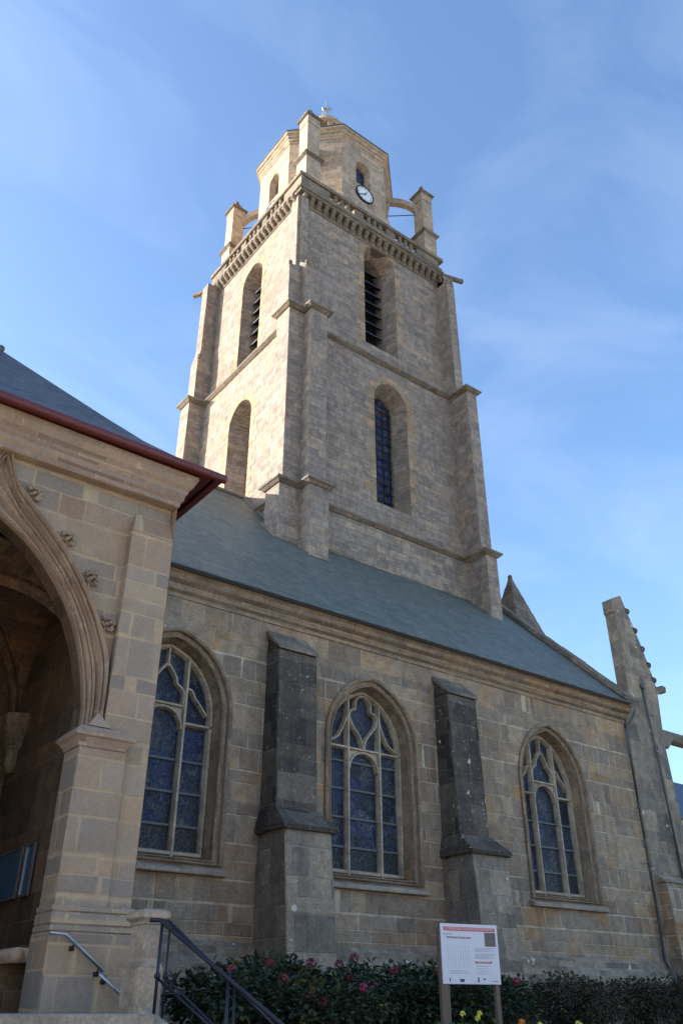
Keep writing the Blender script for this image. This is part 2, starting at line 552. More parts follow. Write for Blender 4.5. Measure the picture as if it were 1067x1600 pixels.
def arch(c, zs, zp, hw, k=1.2, d=0., n=14, db=None, round_=False):
    """closed outline of an arched opening grown by d: bottom-left, up, over, down, bottom-right"""
    db = d if db is None else db
    pts = [(c - hw - d, zs - db), (c - hw - d, (zs + zp) / 2)]
    if round_:
        for i in range(2 * n + 1):
            a = math.pi - math.pi * i / (2 * n)
            pts.append((c + (hw + d) * math.cos(a), zp + (hw + d) * math.sin(a)))
    else:
        r = k * 2 * hw / 2 * 1.0
        r = k * hw
        off = r - hw
        rr = r + d
        a1 = math.acos(max(-1, min(1, -off / rr)))
        for i in range(n + 1):
            a = math.pi + (a1 - math.pi) * i / n
            pts.append((c + off + rr * math.cos(a), zp + rr * math.sin(a)))
        for i in range(n - 1, -1, -1):
            a = math.pi + (a1 - math.pi) * i / n
            pts.append((c - off - rr * math.cos(a), zp + rr * math.sin(a)))
    pts += [(c + hw + d, (zs + zp) / 2), (c + hw + d, zs - db)]
    return pts


def sheet(mb, mp_, outline, holes=(), d=0.):
    loops = [[mp_(u, d, z) for u, z in outline]] + [[mp_(u, d, z) for u, z in h] for h in holes]
    tri = tessellate_polygon(loops)
    vs = [p for l in loops for p in l]
    mb.add(vs, [tuple(t) for t in tri])
    return mb


def reveal(mb, mp_, loops_d, closed=True):
    """loops_d: list of (outline, depth)"""
    mb.rings([[mp_(u, d, z) for u, z in l] for l, d in loops_d], closed)
    return mb


def bar2d(mb, mp_, pts, w, d0, d1, closed=False):
    """moulded stone bar following a polyline in the plane, front (chamfered) at depth d0, back at d1"""
    n = len(pts)
    rs = []
    for i, p in enumerate(pts):
        a = Vector(pts[i - 1] if (i > 0 or closed) else pts[0])
        b = Vector(pts[(i + 1) % n] if (i < n - 1 or closed) else pts[-1])
        t = (b - a)
        if t.length < 1e-6:
            t = Vector((0, 1))
        t.normalize()
        nn = Vector((-t.y, t.x))
        P = Vector(p)
        dm = d0 + (d1 - d0) * .45
        rs.append([mp_(*(lambda q, dd: (q.x, dd, q.y))(P + nn * s_, dd)) for s_, dd in ((-w / 2, d1), (-w / 2, dm), (-w * .22, d0), (w * .22, d0), (w / 2, dm), (w / 2, d1))])
    if closed:
        rs.append(rs[0])
    mb.rings(rs, True, not closed, not closed)
    return mb


def smoothpath(pts, n=8):
    """Catmull-Rom through 2D points"""
    out = []
    for i in range(len(pts) - 1):
        p0, p1, p2, p3 = [Vector(pts[max(0, min(len(pts) - 1, j))]) for j in (i - 1, i, i + 1, i + 2)]
        for k in range(n):
            t = k / n
            out.append(tuple(.5 * ((2 * p1) + (p2 - p0) * t + (2 * p0 - 5 * p1 + 4 * p2 - p3) * t * t + (3 * p1 - p0 - 3 * p2 + p3) * t ** 3)))
    out.append(tuple(pts[-1]))
    return out


def resample(pts, n):
    P = [Vector(p) for p in pts]
    L = [0]
    for a, b in zip(P, P[1:]):
        L.append(L[-1] + (b - a).length)
    out = []
    for k in range(n):
        s = L[-1] * k / (n - 1)
        j = 0
        while j < len(L) - 2 and L[j + 1] < s:
            j += 1
        t = (s - L[j]) / max(1e-9, L[j + 1] - L[j])
        out.append(tuple(P[j].lerp(P[j + 1], t)))
    return out


def moulding_x(mb, x0, x1, y, z, prof, endx0=True, endx1=True):
    """prof: (outward, z) list; run along X on a wall facing -Y"""
    ra = [(x0, y - o, z + h) for o, h in prof]
    rb = [(x1, y - o, z + h) for o, h in prof]
    mb.rings([ra, rb], True, endx0, endx1)
    return mb


def ringmould(mb, x0, x1, y0, y1, z, prof, amp=.016, step=.8):
    """worn moulding round a rectangle, prof (outward, height)"""
    rs = []
    for o, h in prof:
        cs = [(x0 - o, y0 - o), (x1 + o, y0 - o), (x1 + o, y1 + o), (x0 - o, y1 + o)]
        loop = []
        for k in range(4):
            a, b = Vector(cs[k]), Vector(cs[(k + 1) % 4])
            n = max(1, int(((x1 - x0) if k % 2 == 0 else (y1 - y0)) / step))
            for i in range(n):
                p = a.lerp(b, i / n)
                q = Vector((p.x * 1.9, p.y * 1.9, z * .7 + h * 2))
                w = amp if h > .001 else 0
                loop.append((p.x + w * noise.noise(q), p.y + w * noise.noise(q + Vector((9, 3, 1))), z + h + w * noise.noise(q + Vector((1, 7, 5)))))
        rs.append(loop)
    mb.rings(rs, True, True, True)
    return mb


# ------------------------------------------------------------------ ground
def gz(x, y):
    t = max(0., min(1., (y - 7.2) / 2.6))
    t = t * t * (3 - 2 * t)
    return .9 * t


def ground():
    mb = MB()
    xs = [-2500, -600, -150, -60] + [-40 + 4 * i for i in range(26)] + [100, 200, 600, 2500]
    ys = [-2500, -600, -150, -50, -20, -8, 0, 4] + [6 + .5 * i for i in range(12)] + [14, 18, 24, 40, 80, 200, 600, 2500]
    rs = []
    for y in ys:
        rs.append([(x, y, gz(x, y)) for x in xs])
    mb.rings(rs, False)
    tag(mb.build('ground', M['paving']), kind='structure')
    b = MB()
    xs = [5.6 + .55 * i for i in range(60)]
    ys = [9.4 + .5 * i for i in range(22)]
    b.rings([[(x, y, gz(x, y) + .03 + .05 * noise.noise((x * .9, y * .9, 0)) + (.0 if y > 9.5 else -.2)) for x in xs] for y in ys], False)
    tag(b.build('garden_soil', M['soil'], smooth=True), kind='structure')


ground()

# ------------------------------------------------------------------ church nave (aisle wall towards the viewer)
G0 = .6
W = 20.0
nave = thing('church_nave', 'long stone nave with green grey slate roof and three traceried windows below the tower', 'church', (15, W, .9))
EAVE_Y, EAVE_Z, SL = 19.5, 12.28, .99
RIDGE_Y = 29.2
RIDGE_Z = EAVE_Z + SL * (RIDGE_Y - EAVE_Y)
NX0, NX1 = -14.0, 29.75
WIN = [(9.62, 4.8, 8.5, 1.5, 1.25), (16.48, 4.8, 8.5, 1.5, 1.25), (24.85, 4.8, 8.45, 1.5, 1.30)]
fm = front(W)
mb = MB()
holes = [arch(c, zs, zp, hw, k, .30, db=.18) for c, zs, zp, hw, k in WIN]
sheet(mb, fm, [(NX0, G0), (NX1, G0), (NX1, 11.75), (NX0, 11.75)], holes)
sheet(mb, front(W + .9), [(NX0, G0), (NX1, G0), (NX1, 12.6), (NX0, 12.6)], [arch(c, zs, zp, hw, k, -.02, db=-.02) for c, zs, zp, hw, k in WIN])
mb.build('wall', M['nave'], nave)
mb = MB()
mb.add([(NX0, W, G0), (NX0, 2 * RIDGE_Y - W, G0), (NX0, 2 * RIDGE_Y - W, 12.3), (NX0, RIDGE_Y, RIDGE_Z - .1), (NX0, W, 12.3)], [(0, 1, 2, 3, 4)])
mb.add([(NX1, W, G0), (NX1, 2 * RIDGE_Y - W, G0), (NX1, 2 * RIDGE_Y - W, 12.3), (NX1, RIDGE_Y, RIDGE_Z + .1), (NX1, W, 12.3)], [(0, 1, 2, 3, 4)])
mb.box(NX0, NX1, 2 * RIDGE_Y - W - .5, 2 * RIDGE_Y - W, G0, 12.3)
mb.build('gable_wall', M['nave'], nave)
# roof
mb = MB()
x = NX0
rnd = random.Random(4)
xs = [NX0 + (NX1 - NX0) * i / 60 for i in range(61)]
rs = []
for (y, z) in [(EAVE_Y - .12, EAVE_Z - .06), (EAVE_Y - .12, EAVE_Z + .0)] + [(EAVE_Y + (RIDGE_Y - EAVE_Y) * i / 14, EAVE_Z + .02 + SL * (RIDGE_Y - EAVE_Y) * i / 14) for i in range(15)] + [(2 * RIDGE_Y - EAVE_Y, EAVE_Z)]:
    rs.append([(xx, y, z + .035 * noise.noise((xx * .35, y * .5, 3))) for xx in xs])
mb.rings(rs, False)
roof = mb.build('roof', M['slate'], nave)
mb = MB()
mb.tube([(NX0, RIDGE_Y, RIDGE_Z + .03), (NX1, RIDGE_Y, RIDGE_Z + .03)], .13, 8)
mb.build('ridge_cap', M['lead'], nave)
# lead and mortar flashing where the roof meets the tower
mb = MB()
zr = lambda y: EAVE_Z + SL * (y - EAVE_Y)
mb.obox((17.93, 25.66, zr(25.66) + .06), (27.38, 25.66, zr(25.66) + .06), .10, .12)
mb.obox((16.86, 24.30, zr(24.30) + .05), (17.95, 24.30, zr(24.30) + .05), .10, .10)
mb.obox((15.82, 25.0, zr(25.0) + .05), (16.86, 25.0, zr(25.0) + .05), .10, .10)
mb.obox((15.80, 25.0, zr(25.0) + .05), (15.80, 26.15, zr(26.15) + .05), .10, .10)
mb.obox((16.85, 24.28, zr(24.28) + .05), (16.85, 25.05, zr(25.05) + .05), .10, .10)
mb.obox((16.56, 26.1, zr(26.1) + .06), (16.56, RIDGE_Y, RIDGE_Z + .06), .12, .14)
mb.build('tower_flashing', M['buttress_low'], nave)
# verge coping of the right gable
mb = MB()
for k in range(26):
    t0, t1 = k / 26, (k + 1) / 26
    y0, y1 = EAVE_Y - .2 + (RIDGE_Y - EAVE_Y + .2) * t0, EAVE_Y - .2 + (RIDGE_Y - EAVE_Y + .2) * t1 - .012
    z0, z1 = EAVE_Z - .25 + SL * (y0 - EAVE_Y + .2), EAVE_Z - .25 + SL * (y1 - EAVE_Y + .2)
    j = rnd.uniform(-.02, .02)
    mb.prism([(NX1 - .16 + j, y0, z0 + .1), (NX1 - .16 + j, y1, z1 + .1), (NX1 - .16 + j, y1, z1 + .40 + j), (NX1 - .16 + j, y0, z0 + .40 + j)], (.52, 0, 0))
mb.build('gable_coping', M['tower_trim'], nave, bevel=.02)
# cornice
prof = [(.0, 0), (.06, .02), (.06, .14), (.16, .20), (.20, .30), (.20, .36), (.34, .44), (.42, .58), (.46, .60), (.46, .70), (0, .70)]
mb = MB()
x = NX0
while x < NX1 - .2:
    x2 = min(NX1 + .1, x + rnd.uniform(.9, 1.5))
    if NX1 - x2 < .4:
        x2 = NX1 + .1
    moulding_x(mb, x, x2 - .006, W + .02 + rnd.uniform(-.006, .006), 11.53 + rnd.uniform(-.005, .005), prof)
    x = x2
mb.build('cornice', M['nave_trim'], nave)
mb = MB()
mb.rings([[(NX0, EAVE_Y - .16, EAVE_Z - .07), (NX0, EAVE_Y + .3, EAVE_Z + .1), (NX0, EAVE_Y + .3, EAVE_Z - .03), (NX0, EAVE_Y - .05, EAVE_Z - .12)], [(NX1 - .2, EAVE_Y - .16, EAVE_Z - .07), (NX1 - .2, EAVE_Y + .3, EAVE_Z + .1), (NX1 - .2, EAVE_Y + .3, EAVE_Z - .03), (NX1 - .2, EAVE_Y - .05, EAVE_Z - .12)]], True, True, True)
mb.build('eaves_flashing', M['lead'], nave)
# plinth mouldings at the wall foot
pl = [(0, .0), (.0, .62), (.06, .60), (.16, .50), (.16, .34), (.24, .26), (.30, .10), (.30, -.1), (.36, -.2), (.36, -1.9), (0, -1.9)]
mb = MB()
for a, b in ((NX0, 12.45), (14.05, 19.1), (20.62, NX1)):
    moulding_x(mb, a, b, W + .02, 2.35, pl)
mb.build('plinth', M['buttress_low'], nave)
# windows
LBL = ['leftmost nave window, half hidden by the porch', 'middle nave window with a lobed tracery head', 'rightmost nave window with dusky tracery']
for wi, (c, zs, zp, hw, k) in enumerate(WIN):
    A = lambda d, db=None: arch(c, zs, zp, hw, k, d, db=d if db is None else db)
    mb = MB()
    # frame: hood, rolls, hollow and splay down to the tracery
    steps = [(.30, .0, .18), (.34, -.07, .18), (.28, -.12, .16), (.22, -.08, .14), (.20, .04, .12), (.13, .06, .10), (.10, .00, .06), (.06, .03, .04), (.05, .18, .02), (.0, .52, .0), (.0, .9, .0)]
    reveal(mb, fm, [(A(d, db), dep) for d, dep, db in steps])
    fr = mb.build('window_frame', M['nave_trim'], nave, label=LBL[wi])
    # sill
    mb = MB()
    mb.prism([fm(c - hw - .42, -.20, zs - .42), fm(c - hw - .42, -.20, zs - .30), fm(c - hw - .42, .5, zs + .03), fm(c - hw - .42, .5, zs - .42)], (2 * hw + .84, 0, 0))
    mb.build('sill', M['step'], fr, bevel=.02)
    # glass
    mb = MB()
    g = A(.0, 0.)
    sheet(mb, front(W + .60), g)
    reveal(mb, front(W), [(g, .60), (g, .63)])
    mb.build('stained_glass', M['glass%d' % (wi + 1)], fr)
    # tracery
    mb = MB()
    mx0, mx1 = c - .62, c + .62
    d0, d1 = .42, .66
    bar2d(mb, fm, A(-.06, -.10), .17, d0, d1, closed=True)
    top = lambda xx: zp + math.sqrt(max(0, (k * hw) ** 2 - (abs(xx - c) + (k - 1) * hw) ** 2))
    for mx_ in (mx0, mx1):
        bar2d(mb, fm, [(mx_, zs), (mx_, zp), (mx_, top(mx_) - .02)], .14, d0 - .02, d1)
    zt = zp - (.05 if wi == 1 else .30)
    # transom
    bar2d(mb, fm, [(c - hw, zt), (mx0, zt)], .12, d0, d1)
    bar2d(mb, fm, [(mx1, zt), (c + hw, zt)], .12, d0, d1)
    zc = zt + (0 if wi == 1 else .45)
    bar2d(mb, fm, [(mx0, zc), (mx1, zc)], .12, d0, d1)
    # rounded head of the middle light
    bar2d(mb, fm, [(mx0 + .02, zc - .62)] + [(c + .56 * math.cos(math.pi * (1 - i / 12)), zc - .62 + .54 * math.sin(math.pi * i / 12)) for i in range(13)] + [(mx1 - .02, zc - .62)], .11, d0 + .01, d1)
    # corner infill above that head
    for s_ in (-1, 1):
        poly = [(c + s_ * .62, zc), (c + s_ * .12, zc)] + [(c + s_ * .56 * math.cos(a), zc - .62 + .54 * math.sin(a)) for a in [math.pi / 2 * (1 - i / 6) for i in range(7)]] + [(c + s_ * .62, zc - .62)]
        mb.prism([fm(u, d0 + .08, z) for u, z in poly], (0, .12, 0))
    zt_ = top(c) - .12
    if wi == 1:
        for s_ in (-1, 1):
            og = smoothpath([(c + s_ * .02, zc + .05), (c + s_ * .12, zc + .36), (c + s_ * .44, zc + .74), (c + s_ * .55, zc + 1.02), (c + s_ * .46, zc + 1.20), (c + s_ * .32, zc + 1.26), (c + s_ * .30, zc + 1.50), (c + s_ * .18, zc + 1.66), (c, zc + 1.72)], 5)
            bar2d(mb, fm, og, .10, d0 + .01, d1)
            sb = smoothpath([(c + s_ * .64, zc + 1.0), (c + s_ * .82, zc + .58), (c + s_ * 1.02, zc + .28), (c + s_ * 1.34, zc + .12)], 5)
            bar2d(mb, fm, sb, .10, d0 + .01, d1)
    else:
        for s_ in (-1, 1):
            og = smoothpath([(c + s_ * .56, zc + .05), (c + s_ * .56, zc + .34), (c + s_ * .46, zc + .50), (c + s_ * .32, zc + .60), (c + s_ * .27, zc + .78), (c, zc + 1.14)], 5)
            bar2d(mb, fm, og, .10, d0 + .01, d1)
            if s_ > 0:
                bar2d(mb, fm, [(c, zc + 1.02), (c, zt_ - .1), (c, zt_ + .05)], .10, d0 + .015, d1)
            sb = smoothpath([(c + s_ * .64, zt + .97), (c + s_ * .80, zt + .92), (c + s_ * .92, zt + .72), (c + s_ * 1.06, zt + .58), (c + s_ * 1.30, zt + .30)], 5)
            bar2d(mb, fm, sb, .10, d0 + .01, d1)
    mb.build('tracery', M['tracery'], fr)
    # iron saddle bars
    mb = MB()
    z = zs + .75
    while z < zt - .2:
        mb.box(c - hw + .04, c + hw - .04, W + .54, W + .58, z, z + .06)
        z += .82
    mb.build('saddle_bars', M['barpaint'], fr)

# nave buttresses
for bi, (x0, x1, lab) in enumerate(((12.48, 13.98, 'dark lichen-spotted nave buttress nearer the porch'), (19.15, 20.62, 'dark nave buttress further from the porch'))):
    mb = MB()
    mb.frustum(x0, x1, 18.45, W, 2.35, x0 + .0, x1 - .02, 18.72, W, 5.55)
    mb.frustum(x0 - .12, x1 + .12, 18.25, W, .5, x0 - .10, x1 + .10, 18.32, W, 2.2)
    mb.frustum(x0 - .10, x1 + .10, 18.32, W, 2.2, x0, x1, 18.45, W, 2.42)
    low = mb.build('buttress', M['buttress_low'], nave, lab, bevel=.025)
    mb = MB()
    mb.frustum(x0 + .02, x1 - .16, 19.18, W, 5.62, x0 + .02, x1 - .12, 19.34, W, 10.55)
    mb.frustum(x0 + .02, x1 - .12, 19.34, W, 10.55, x0 + .06, x1 - .14, 19.9, W, 11.2)
    mb.frustum(x1 - .16, x1 - .01, 19.42, W, 5.62, x1 - .12, x1 - .0, 19.5, W, 10.4)
    mb.build('upper_shaft', M['buttress'], low, bevel=.03)
    mb = MB()
    mb.frustum(x0 - .10, x1 + .10, 18.60, W, 5.50, x0 - .13, x1 + .13, 18.56, W, 5.60)
    mb.frustum(x0 - .13, x1 + .13, 18.56, W, 5.60, x0 + .0, x1 - .05, 19.2, W, 6.12)
    mb.build('weathering', M['buttress'], low, bevel=.02)
    mb = MB()
    mb.prism([(x0 - .02, 19.28, 10.54), (x0 - .02, 19.28, 10.64), (x0 - .02, 20.0, 11.32), (x0 - .02, 20.0, 11.1)], (x1 - x0 - .06, 0, 0))
    mb.build('cap_slab', M['tower_trim'], low, bevel=.02)

# right hand end: raked pinnacle wall with crockets, lower stage, spouts and pipes
mb = MB()
prof_ = [(29.82, .5), (29.82, 11.9), (30.42, 12.6), (30.42, 16.62), (30.34, 16.66), (30.34, 17.28), (30.5, 17.36), (31.05, 17.62), (31.35, 16.9), (31.9, 15.6), (32.35, 14.3), (32.56, 13.5), (32.42, 12.2), (32.32, 11.1), (32.34, 9.0), (32.4, 6.0), (32.5, .5)]
mb.prism([(x, 19.9, z) for x, z in prof_], (0, .56, 0))
endw = mb.build('buttress', M['buttress_low'], nave, 'tall raked end buttress with crockets at the right corner', bevel=.03)
mb = MB()
mb.frustum(29.95, 34.2, 19.3, 20.9, .5, 29.95, 34.0, 19.45, 20.9, 5.55)
mb.frustum(29.9, 34.05, 19.38, 20.9, 5.55, 30.0, 34.0, 19.85, 20.9, 5.85)
mb.build('lower_stage', M['nave'], endw, bevel=.02)
mb = MB()
mb.frustum(31.62, 32.38, 19.78, 19.9, 5.8, 31.66, 32.26, 19.86, 19.9, 11.0)
mb.build('raised_band', M['buttress_low'], endw, bevel=.02)
for (x, z) in ((31.32, 17.0), (31.66, 16.15), (31.96, 15.35), (32.2, 14.65), (32.4, 14.0)):
    mb = MB()
    x -= .04
    mb.frustum(x - .05, x + .16, 19.86, 20.3, z - .20, x - .1, x + .30, 19.87, 20.28, z - .02)
    mb.frustum(x - .1, x + .30, 19.87, 20.28, z - .02, x - .1, x + .24, 19.92, 20.2, z + .10)
    mb.build('crocket', M['buttress'], endw, bevel=.03)
mb = MB()
mb.prism([(32.4, 19.88, 13.25), (32.9, 19.88, 13.48), (33.2, 19.88, 13.5), (33.25, 19.88, 13.78), (33.0, 19.88, 13.82), (32.8, 19.88, 13.7), (32.4, 19.88, 13.65)], (0, .35, 0))
mb.build('gargoyle', M['tower_trim'], endw, bevel=.04)
mb = MB()
mb.prism([(32.4, 20.1, 11.15), (32.9, 20.1, 11.05), (33.3, 20.1, 11.45), (37.5, 20.1, 11.45), (37.5, 20.1, 11.85), (32.4, 20.1, 11.85)], (0, .5, 0))
mb.build('strut_beam', M['tower_trim'], endw, bevel=.03)
mb = MB()
mb.prism([(37.2, 19.7, .5), (39.6, 19.7, .5), (39.4, 19.7, 9.8), (38.7, 19.7, 12.5), (37.4, 19.7, 12.5)], (0, 1.5, 0))
mb.build('outer_pier', M['nave'], endw, bevel=.03)
mb = MB()
mb.tube([(29.83, 19.4, 12.0), (29.86, 19.55, 11.8), (29.62, 19.86, 11.2), (29.62, 19.88, 3.0), (29.66, 19.62, 2.5), (29.66, 19.6, 1.0)], .045)
for z in (10.2, 8.2, 6.2, 4.2):
    mb.lathe((29.62, 19.88, z), [(.06, 0), (.06, .06)], 8)
mb.build('downpipe', M['lead'], nave)
mb = MB()
mb.tube([(31.36, 19.86, 13.4), (31.38, 19.84, 12.8), (31.46, 19.7, 5.7)], .04)
mb.frustum(31.28, 31.44, 19.78, 19.9, 13.3, 31.24, 31.48, 19.76, 19.9, 13.5)
mb.build('downpipe', M['lead'], nave)
# stair turret spirelet behind the gable
mb = MB()
mb.box(31.0, 33.6, 25.9, 28.5, .5, 16.75)
tur = mb.build('stair_turret', M['tower'], nave)
mb = MB()
mb.frustum(30.82, 33.78, 25.72, 28.68, 16.7, 30.80, 33.80, 25.70, 28.70, 16.9)
n = 9
for i in range(n):
    a, b = 1.45 * (1 - i / n) + .07 * i / n, 1.45 * (1 - (i + 1) / n) + .07 * (i + 1) / n
    z0, z1 = 16.9 + 4.75 * i / n, 16.9 + 4.75 * (i + 1) / n
    mb.frustum(32.3 - a, 32.3 + a, 27.2 - a, 27.2 + a, z0, 32.3 - b - .02, 32.3 + b + .02, 27.2 - b - .02, 27.2 + b + .02, z1 - .01)
mb.lathe((32.3, 27.2, 21.6), [(.08, 0), (.14, .08), (.13, .2), (.04, .28)], 8)
mb.build('spirelet', M['tower_trim'], tur, bevel=.02)

# ------------------------------------------------------------------ bell tower
tow = thing('bell_tower', 'tall square granite bell tower with balustrade, clock octagon and corner pinnacles', 'bell tower', (22.3, 31, .9))
S1 = (16.60, 28.05, 25.70, 36.20)
S2 = (16.74, 27.85, 25.84, 35.95)
S3 = (17.00, 27.60, 26.10, 35.55)
Z1, Z2, Z3 = 20.62, 30.75, 40.35
FW = {2: (22.90, 22.05, 28.35, 1.08), 3: (22.66, 32.0, 38.5, 1.14)}      # front windows: centre, sill, spring, half width
LW = {2: (30.40, 22.05, 27.2, 1.08), 3: (30.62, 31.45, 37.4, 1.04)}


def stage(S, z0, z1, fw=None, lw=None, b=.0):
    x0, x1, y0, y1 = S
    mb = MB()
    oc = lambda w, d=0.: arch(w[0], w[1], w[2], w[3], 1.12, d)
    sheet(mb, front(y0), [(x0, z0), (x1, z0), (x1, z1), (x0, z1)], [oc(fw)] if fw else [])
    sheet(mb, left(x0), [(y0, z0), (y1, z0), (y1, z1), (y0, z1)], [oc(lw)] if lw else [])
    mb.add([(x1, y0, z0), (x1, y1, z0), (x1, y1, z1), (x1, y0, z1)], [(0, 1, 2, 3)])
    mb.add([(x0, y1, z0), (x1, y1, z0), (x1, y1, z1), (x0, y1, z1)], [(0, 1, 2, 3)])
    if fw:
        reveal(mb, front(y0), [(oc(fw), 0), (arch(fw[0], fw[1] + .1, fw[2], fw[3] - .30, 1.12, 0), .85), (arch(fw[0], fw[1] + .1, fw[2], fw[3] - .30, 1.12, 0), 1.5)])
    if lw:
        reveal(mb, left(x0), [(oc(lw), 0), (arch(lw[0], lw[1] + .1, lw[2], lw[3] - .2, 1.12, 0), 1.0), (arch(lw[0], lw[1] + .1, lw[2], lw[3] - .2, 1.12, 0), 1.7)])
    return mb


for S, z0, z1, i in ((S1, .5, Z1, 1), (S2, Z1 - .1, Z2, 2), (S3, Z2 - .1, Z3, 3)):
    stage(S, z0, z1, FW.get(i), LW.get(i)).build('wall', M['tower'], tow)
# string courses
for S, Su, z in ((S1, S2, Z1), (S2, S3, Z2)):
    mb = MB()
    x0, x1, y0, y1 = S
    ringmould(mb, x0, x1, y0, y1, z - .16, [(-.02, 0), (.05, .02), (.16, .12), (.20, .16), (.20, .24), (-.02, .36), (-.3, .42)])
    mb.build('string_course', M['tower_trim'], tow)


# corner buttresses, each a thing-part: (footprint per stage)
def buttress(fp, name_lab):
    (a0, a1, b0, b1), mid, upp, tip, zt = fp
    par = None
    mb = MB()
    mb.box(a0, a1, b0, b1, 10.5, Z1 - .18)
    mb.box(*mid, Z1 - .2, Z2 - .18)
    mb.box(*upp, Z2 - .2, zt)
    mb.frustum(*upp, zt, *tip, zt + .75)
    mb.box(*tip, zt + .2, Z3 - .3)
    par = mb.build('corner_buttress', M['tower'], tow, name_lab, bevel=.02)
    for (f, z) in (((a0, a1, b0, b1), Z1), (mid, Z2)):
        mb = MB()
        ringmould(mb, *f, z - .2, [(-.02, 0), (.06, .03), (.16, .14), (.22, .18), (.22, .27), (-.1, .5)])
        mb.build('cap_moulding', M['tower_trim'], par)
    # little carved tips at the weathering
    u = upp
    for (px, py) in ((u[0] + .12, u[2] + .12), (u[1] - .12, u[2] + .12)):
        MB().lathe((px, py, zt - .02), [(.12, 0), (.16, .12), (.10, .26), (.13, .34), (.02, .5)], 6).build('carved_tip', M['tower_trim'], par)


ZT = 33.9
buttress(((15.85, 17.2, 25.02, 26.1), (16.05, 17.2, 25.12, 26.2), (16.22, 17.2, 25.55, 26.5), (16.86, 17.3, 25.98, 26.6), ZT), 'near corner buttress facing the sunlit side')
buttress(((16.90, 17.92, 24.33, 25.9), (16.92, 17.9, 24.55, 26.0), (16.98, 17.78, 25.15, 26.3), (17.05, 17.5, 25.86, 26.4), ZT + .2), 'near corner buttress facing the viewer')
buttress(((27.40, 28.15, 24.38, 25.9), (27.34, 28.08, 24.58, 26.0), (27.26, 27.86, 25.25, 26.3), (27.26, 27.72, 25.5, 26.4), 39.2), 'right front buttress')
buttress(((27.6, 29.15, 26.2, 27.2), (27.5, 28.95, 26.3, 27.2), (27.2, 28.3, 26.5, 27.3), (27.2, 27.9, 26.5, 27.3), 38.6), 'right side buttress')
buttress(((15.7, 17.2, 34.55, 35.6), (15.8, 17.2, 34.62, 35.6), (16.05, 17.4, 34.68, 35.5), (16.2, 17.4, 34.72, 35.4), 33.9), 'far left buttress on the sunlit side')
buttress(((17.1, 18.0, 35.9, 37.6), (17.1, 18.0, 35.9, 37.4), (17.3, 18.0, 35.4, 36.9), (17.3, 18.0, 35.4, 36.2), 33.9), 'rear left buttress')

# dressed stone surrounds of the tower openings: radial voussoirs and alternating quoins
rq = random.Random(77)
for mpf, w, lab in ((front(S3[2]), FW[3], 'surround of the upper shaded opening'), (left(S3[0]), LW[3], 'surround of the upper sunlit opening'), (front(S2[2]), FW[2], 'surround of the lower shaded opening'), (left(S2[0]), LW[2], 'surround of the lower sunlit opening')):
    mb = MB()
    a_, b_ = arch(w[0], w[1], w[2], w[3], 1.12, .0, 14)[2:-2], arch(w[0], w[1], w[2], w[3], 1.12, .46, 14)[2:-2]
    for i in range(0, len(a_) - 2, 2):
        q = [Vector(p) for p in (a_[i], a_[i + 1], a_[i + 2], b_[i + 2], b_[i + 1], b_[i])]
        cc = sum(q, Vector((0, 0))) / 6
        q = [cc + (p - cc) * .965 for p in q]
        dd = -.006 - rq.uniform(0, .012)
        mb.rings([[mpf(p.x, d, p.y) for p in q] for d in (.05, dd)], True, False, True)
    for s_ in (-1, 1):
        z = w[1]
        k = 0
        while z < w[2] - .1:
            h_ = min(rq.uniform(.30, .42), w[2] - z)
            wd = (.62 if k % 2 else .34) + rq.uniform(-.06, .06)
            dd = -.006 - rq.uniform(0, .012)
            u0, u1 = w[0] + s_ * (w[3] + .002), w[0] + s_ * (w[3] + wd)
            mb.rings([[mpf(u, d, v) for u, v in ((u0, z + .008), (u1, z + .008), (u1, z + h_ - .008), (u0, z + h_ - .008))] for d in (.05, dd)], True, False, True)
            z += h_
            k += 1
    mb.build('opening_surround', M['quoin'], tow)

# louvred belfry windows
for mpf, w, s_, lab in ((front(S3[2]), FW[3], 1, 'dark louvred belfry opening facing the viewer'), (left(S3[0]), LW[3], 1, 'dark louvred belfry opening on the sunlit side')):
    inset = .30 if lab.endswith('viewer') else .2
    hw = w[3] - inset
    mb = MB()
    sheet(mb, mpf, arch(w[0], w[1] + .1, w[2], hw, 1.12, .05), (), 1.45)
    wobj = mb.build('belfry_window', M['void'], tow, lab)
    z = w[1] + .35
    while z < w[2] + .5:
        half = hw if z < w[2] - .4 else hw * .8
        mb = MB()
        d0 = .88 if inset > .25 else .55
        P = [mpf(w[0] - half, d0, z - .12), mpf(w[0] - half, d0, z - .05), mpf(w[0] - half, d0 + .5, z + .34), mpf(w[0] - half, d0 + .5, z + .27)]
        mb.prism(P, mpf(w[0] + half, 0, 0) - mpf(w[0] - half, 0, 0))
        mb.build('louvre', M['louvre'], wobj)
        z += .78
# lower tower windows, glazed behind iron bars
for mpf, w, lab in ((front(S2[2]), FW[2], 'tall glazed tower window with iron bars'), (left(S2[0]), LW[2], 'deep tower window recess on the sunlit side')):
    inset = .30 if 'glazed' in lab else .2
    dd = 1.0 if inset > .25 else 1.5
    hw = w[3] - inset
    mb = MB()
    sheet(mb, mpf, arch(w[0], w[1] + .1, w[2], hw, 1.12, .02), (), dd)
    wobj = mb.build('tower_window', M['glasst'], tow, lab)
    mb = MB()
    for i in range(4):
        u = w[0] - hw + .12 + (2 * hw - .24) * i / 3
        a, b = mpf(u - .015, dd - .06, w[1] + .1), mpf(u - .015, dd - .06, w[2] + .6)
        mb.obox(a, b, .03, .03, (1, .3, 0))
    z = w[1] + .4
    while z < w[2] + .3:
        mb.obox(mpf(w[0] - hw + .03, dd - .08, z), mpf(w[0] + hw - .03, dd - .08, z), .03, .035)
        z += .5
    mb.build('iron_bars', M['iron'], wobj)

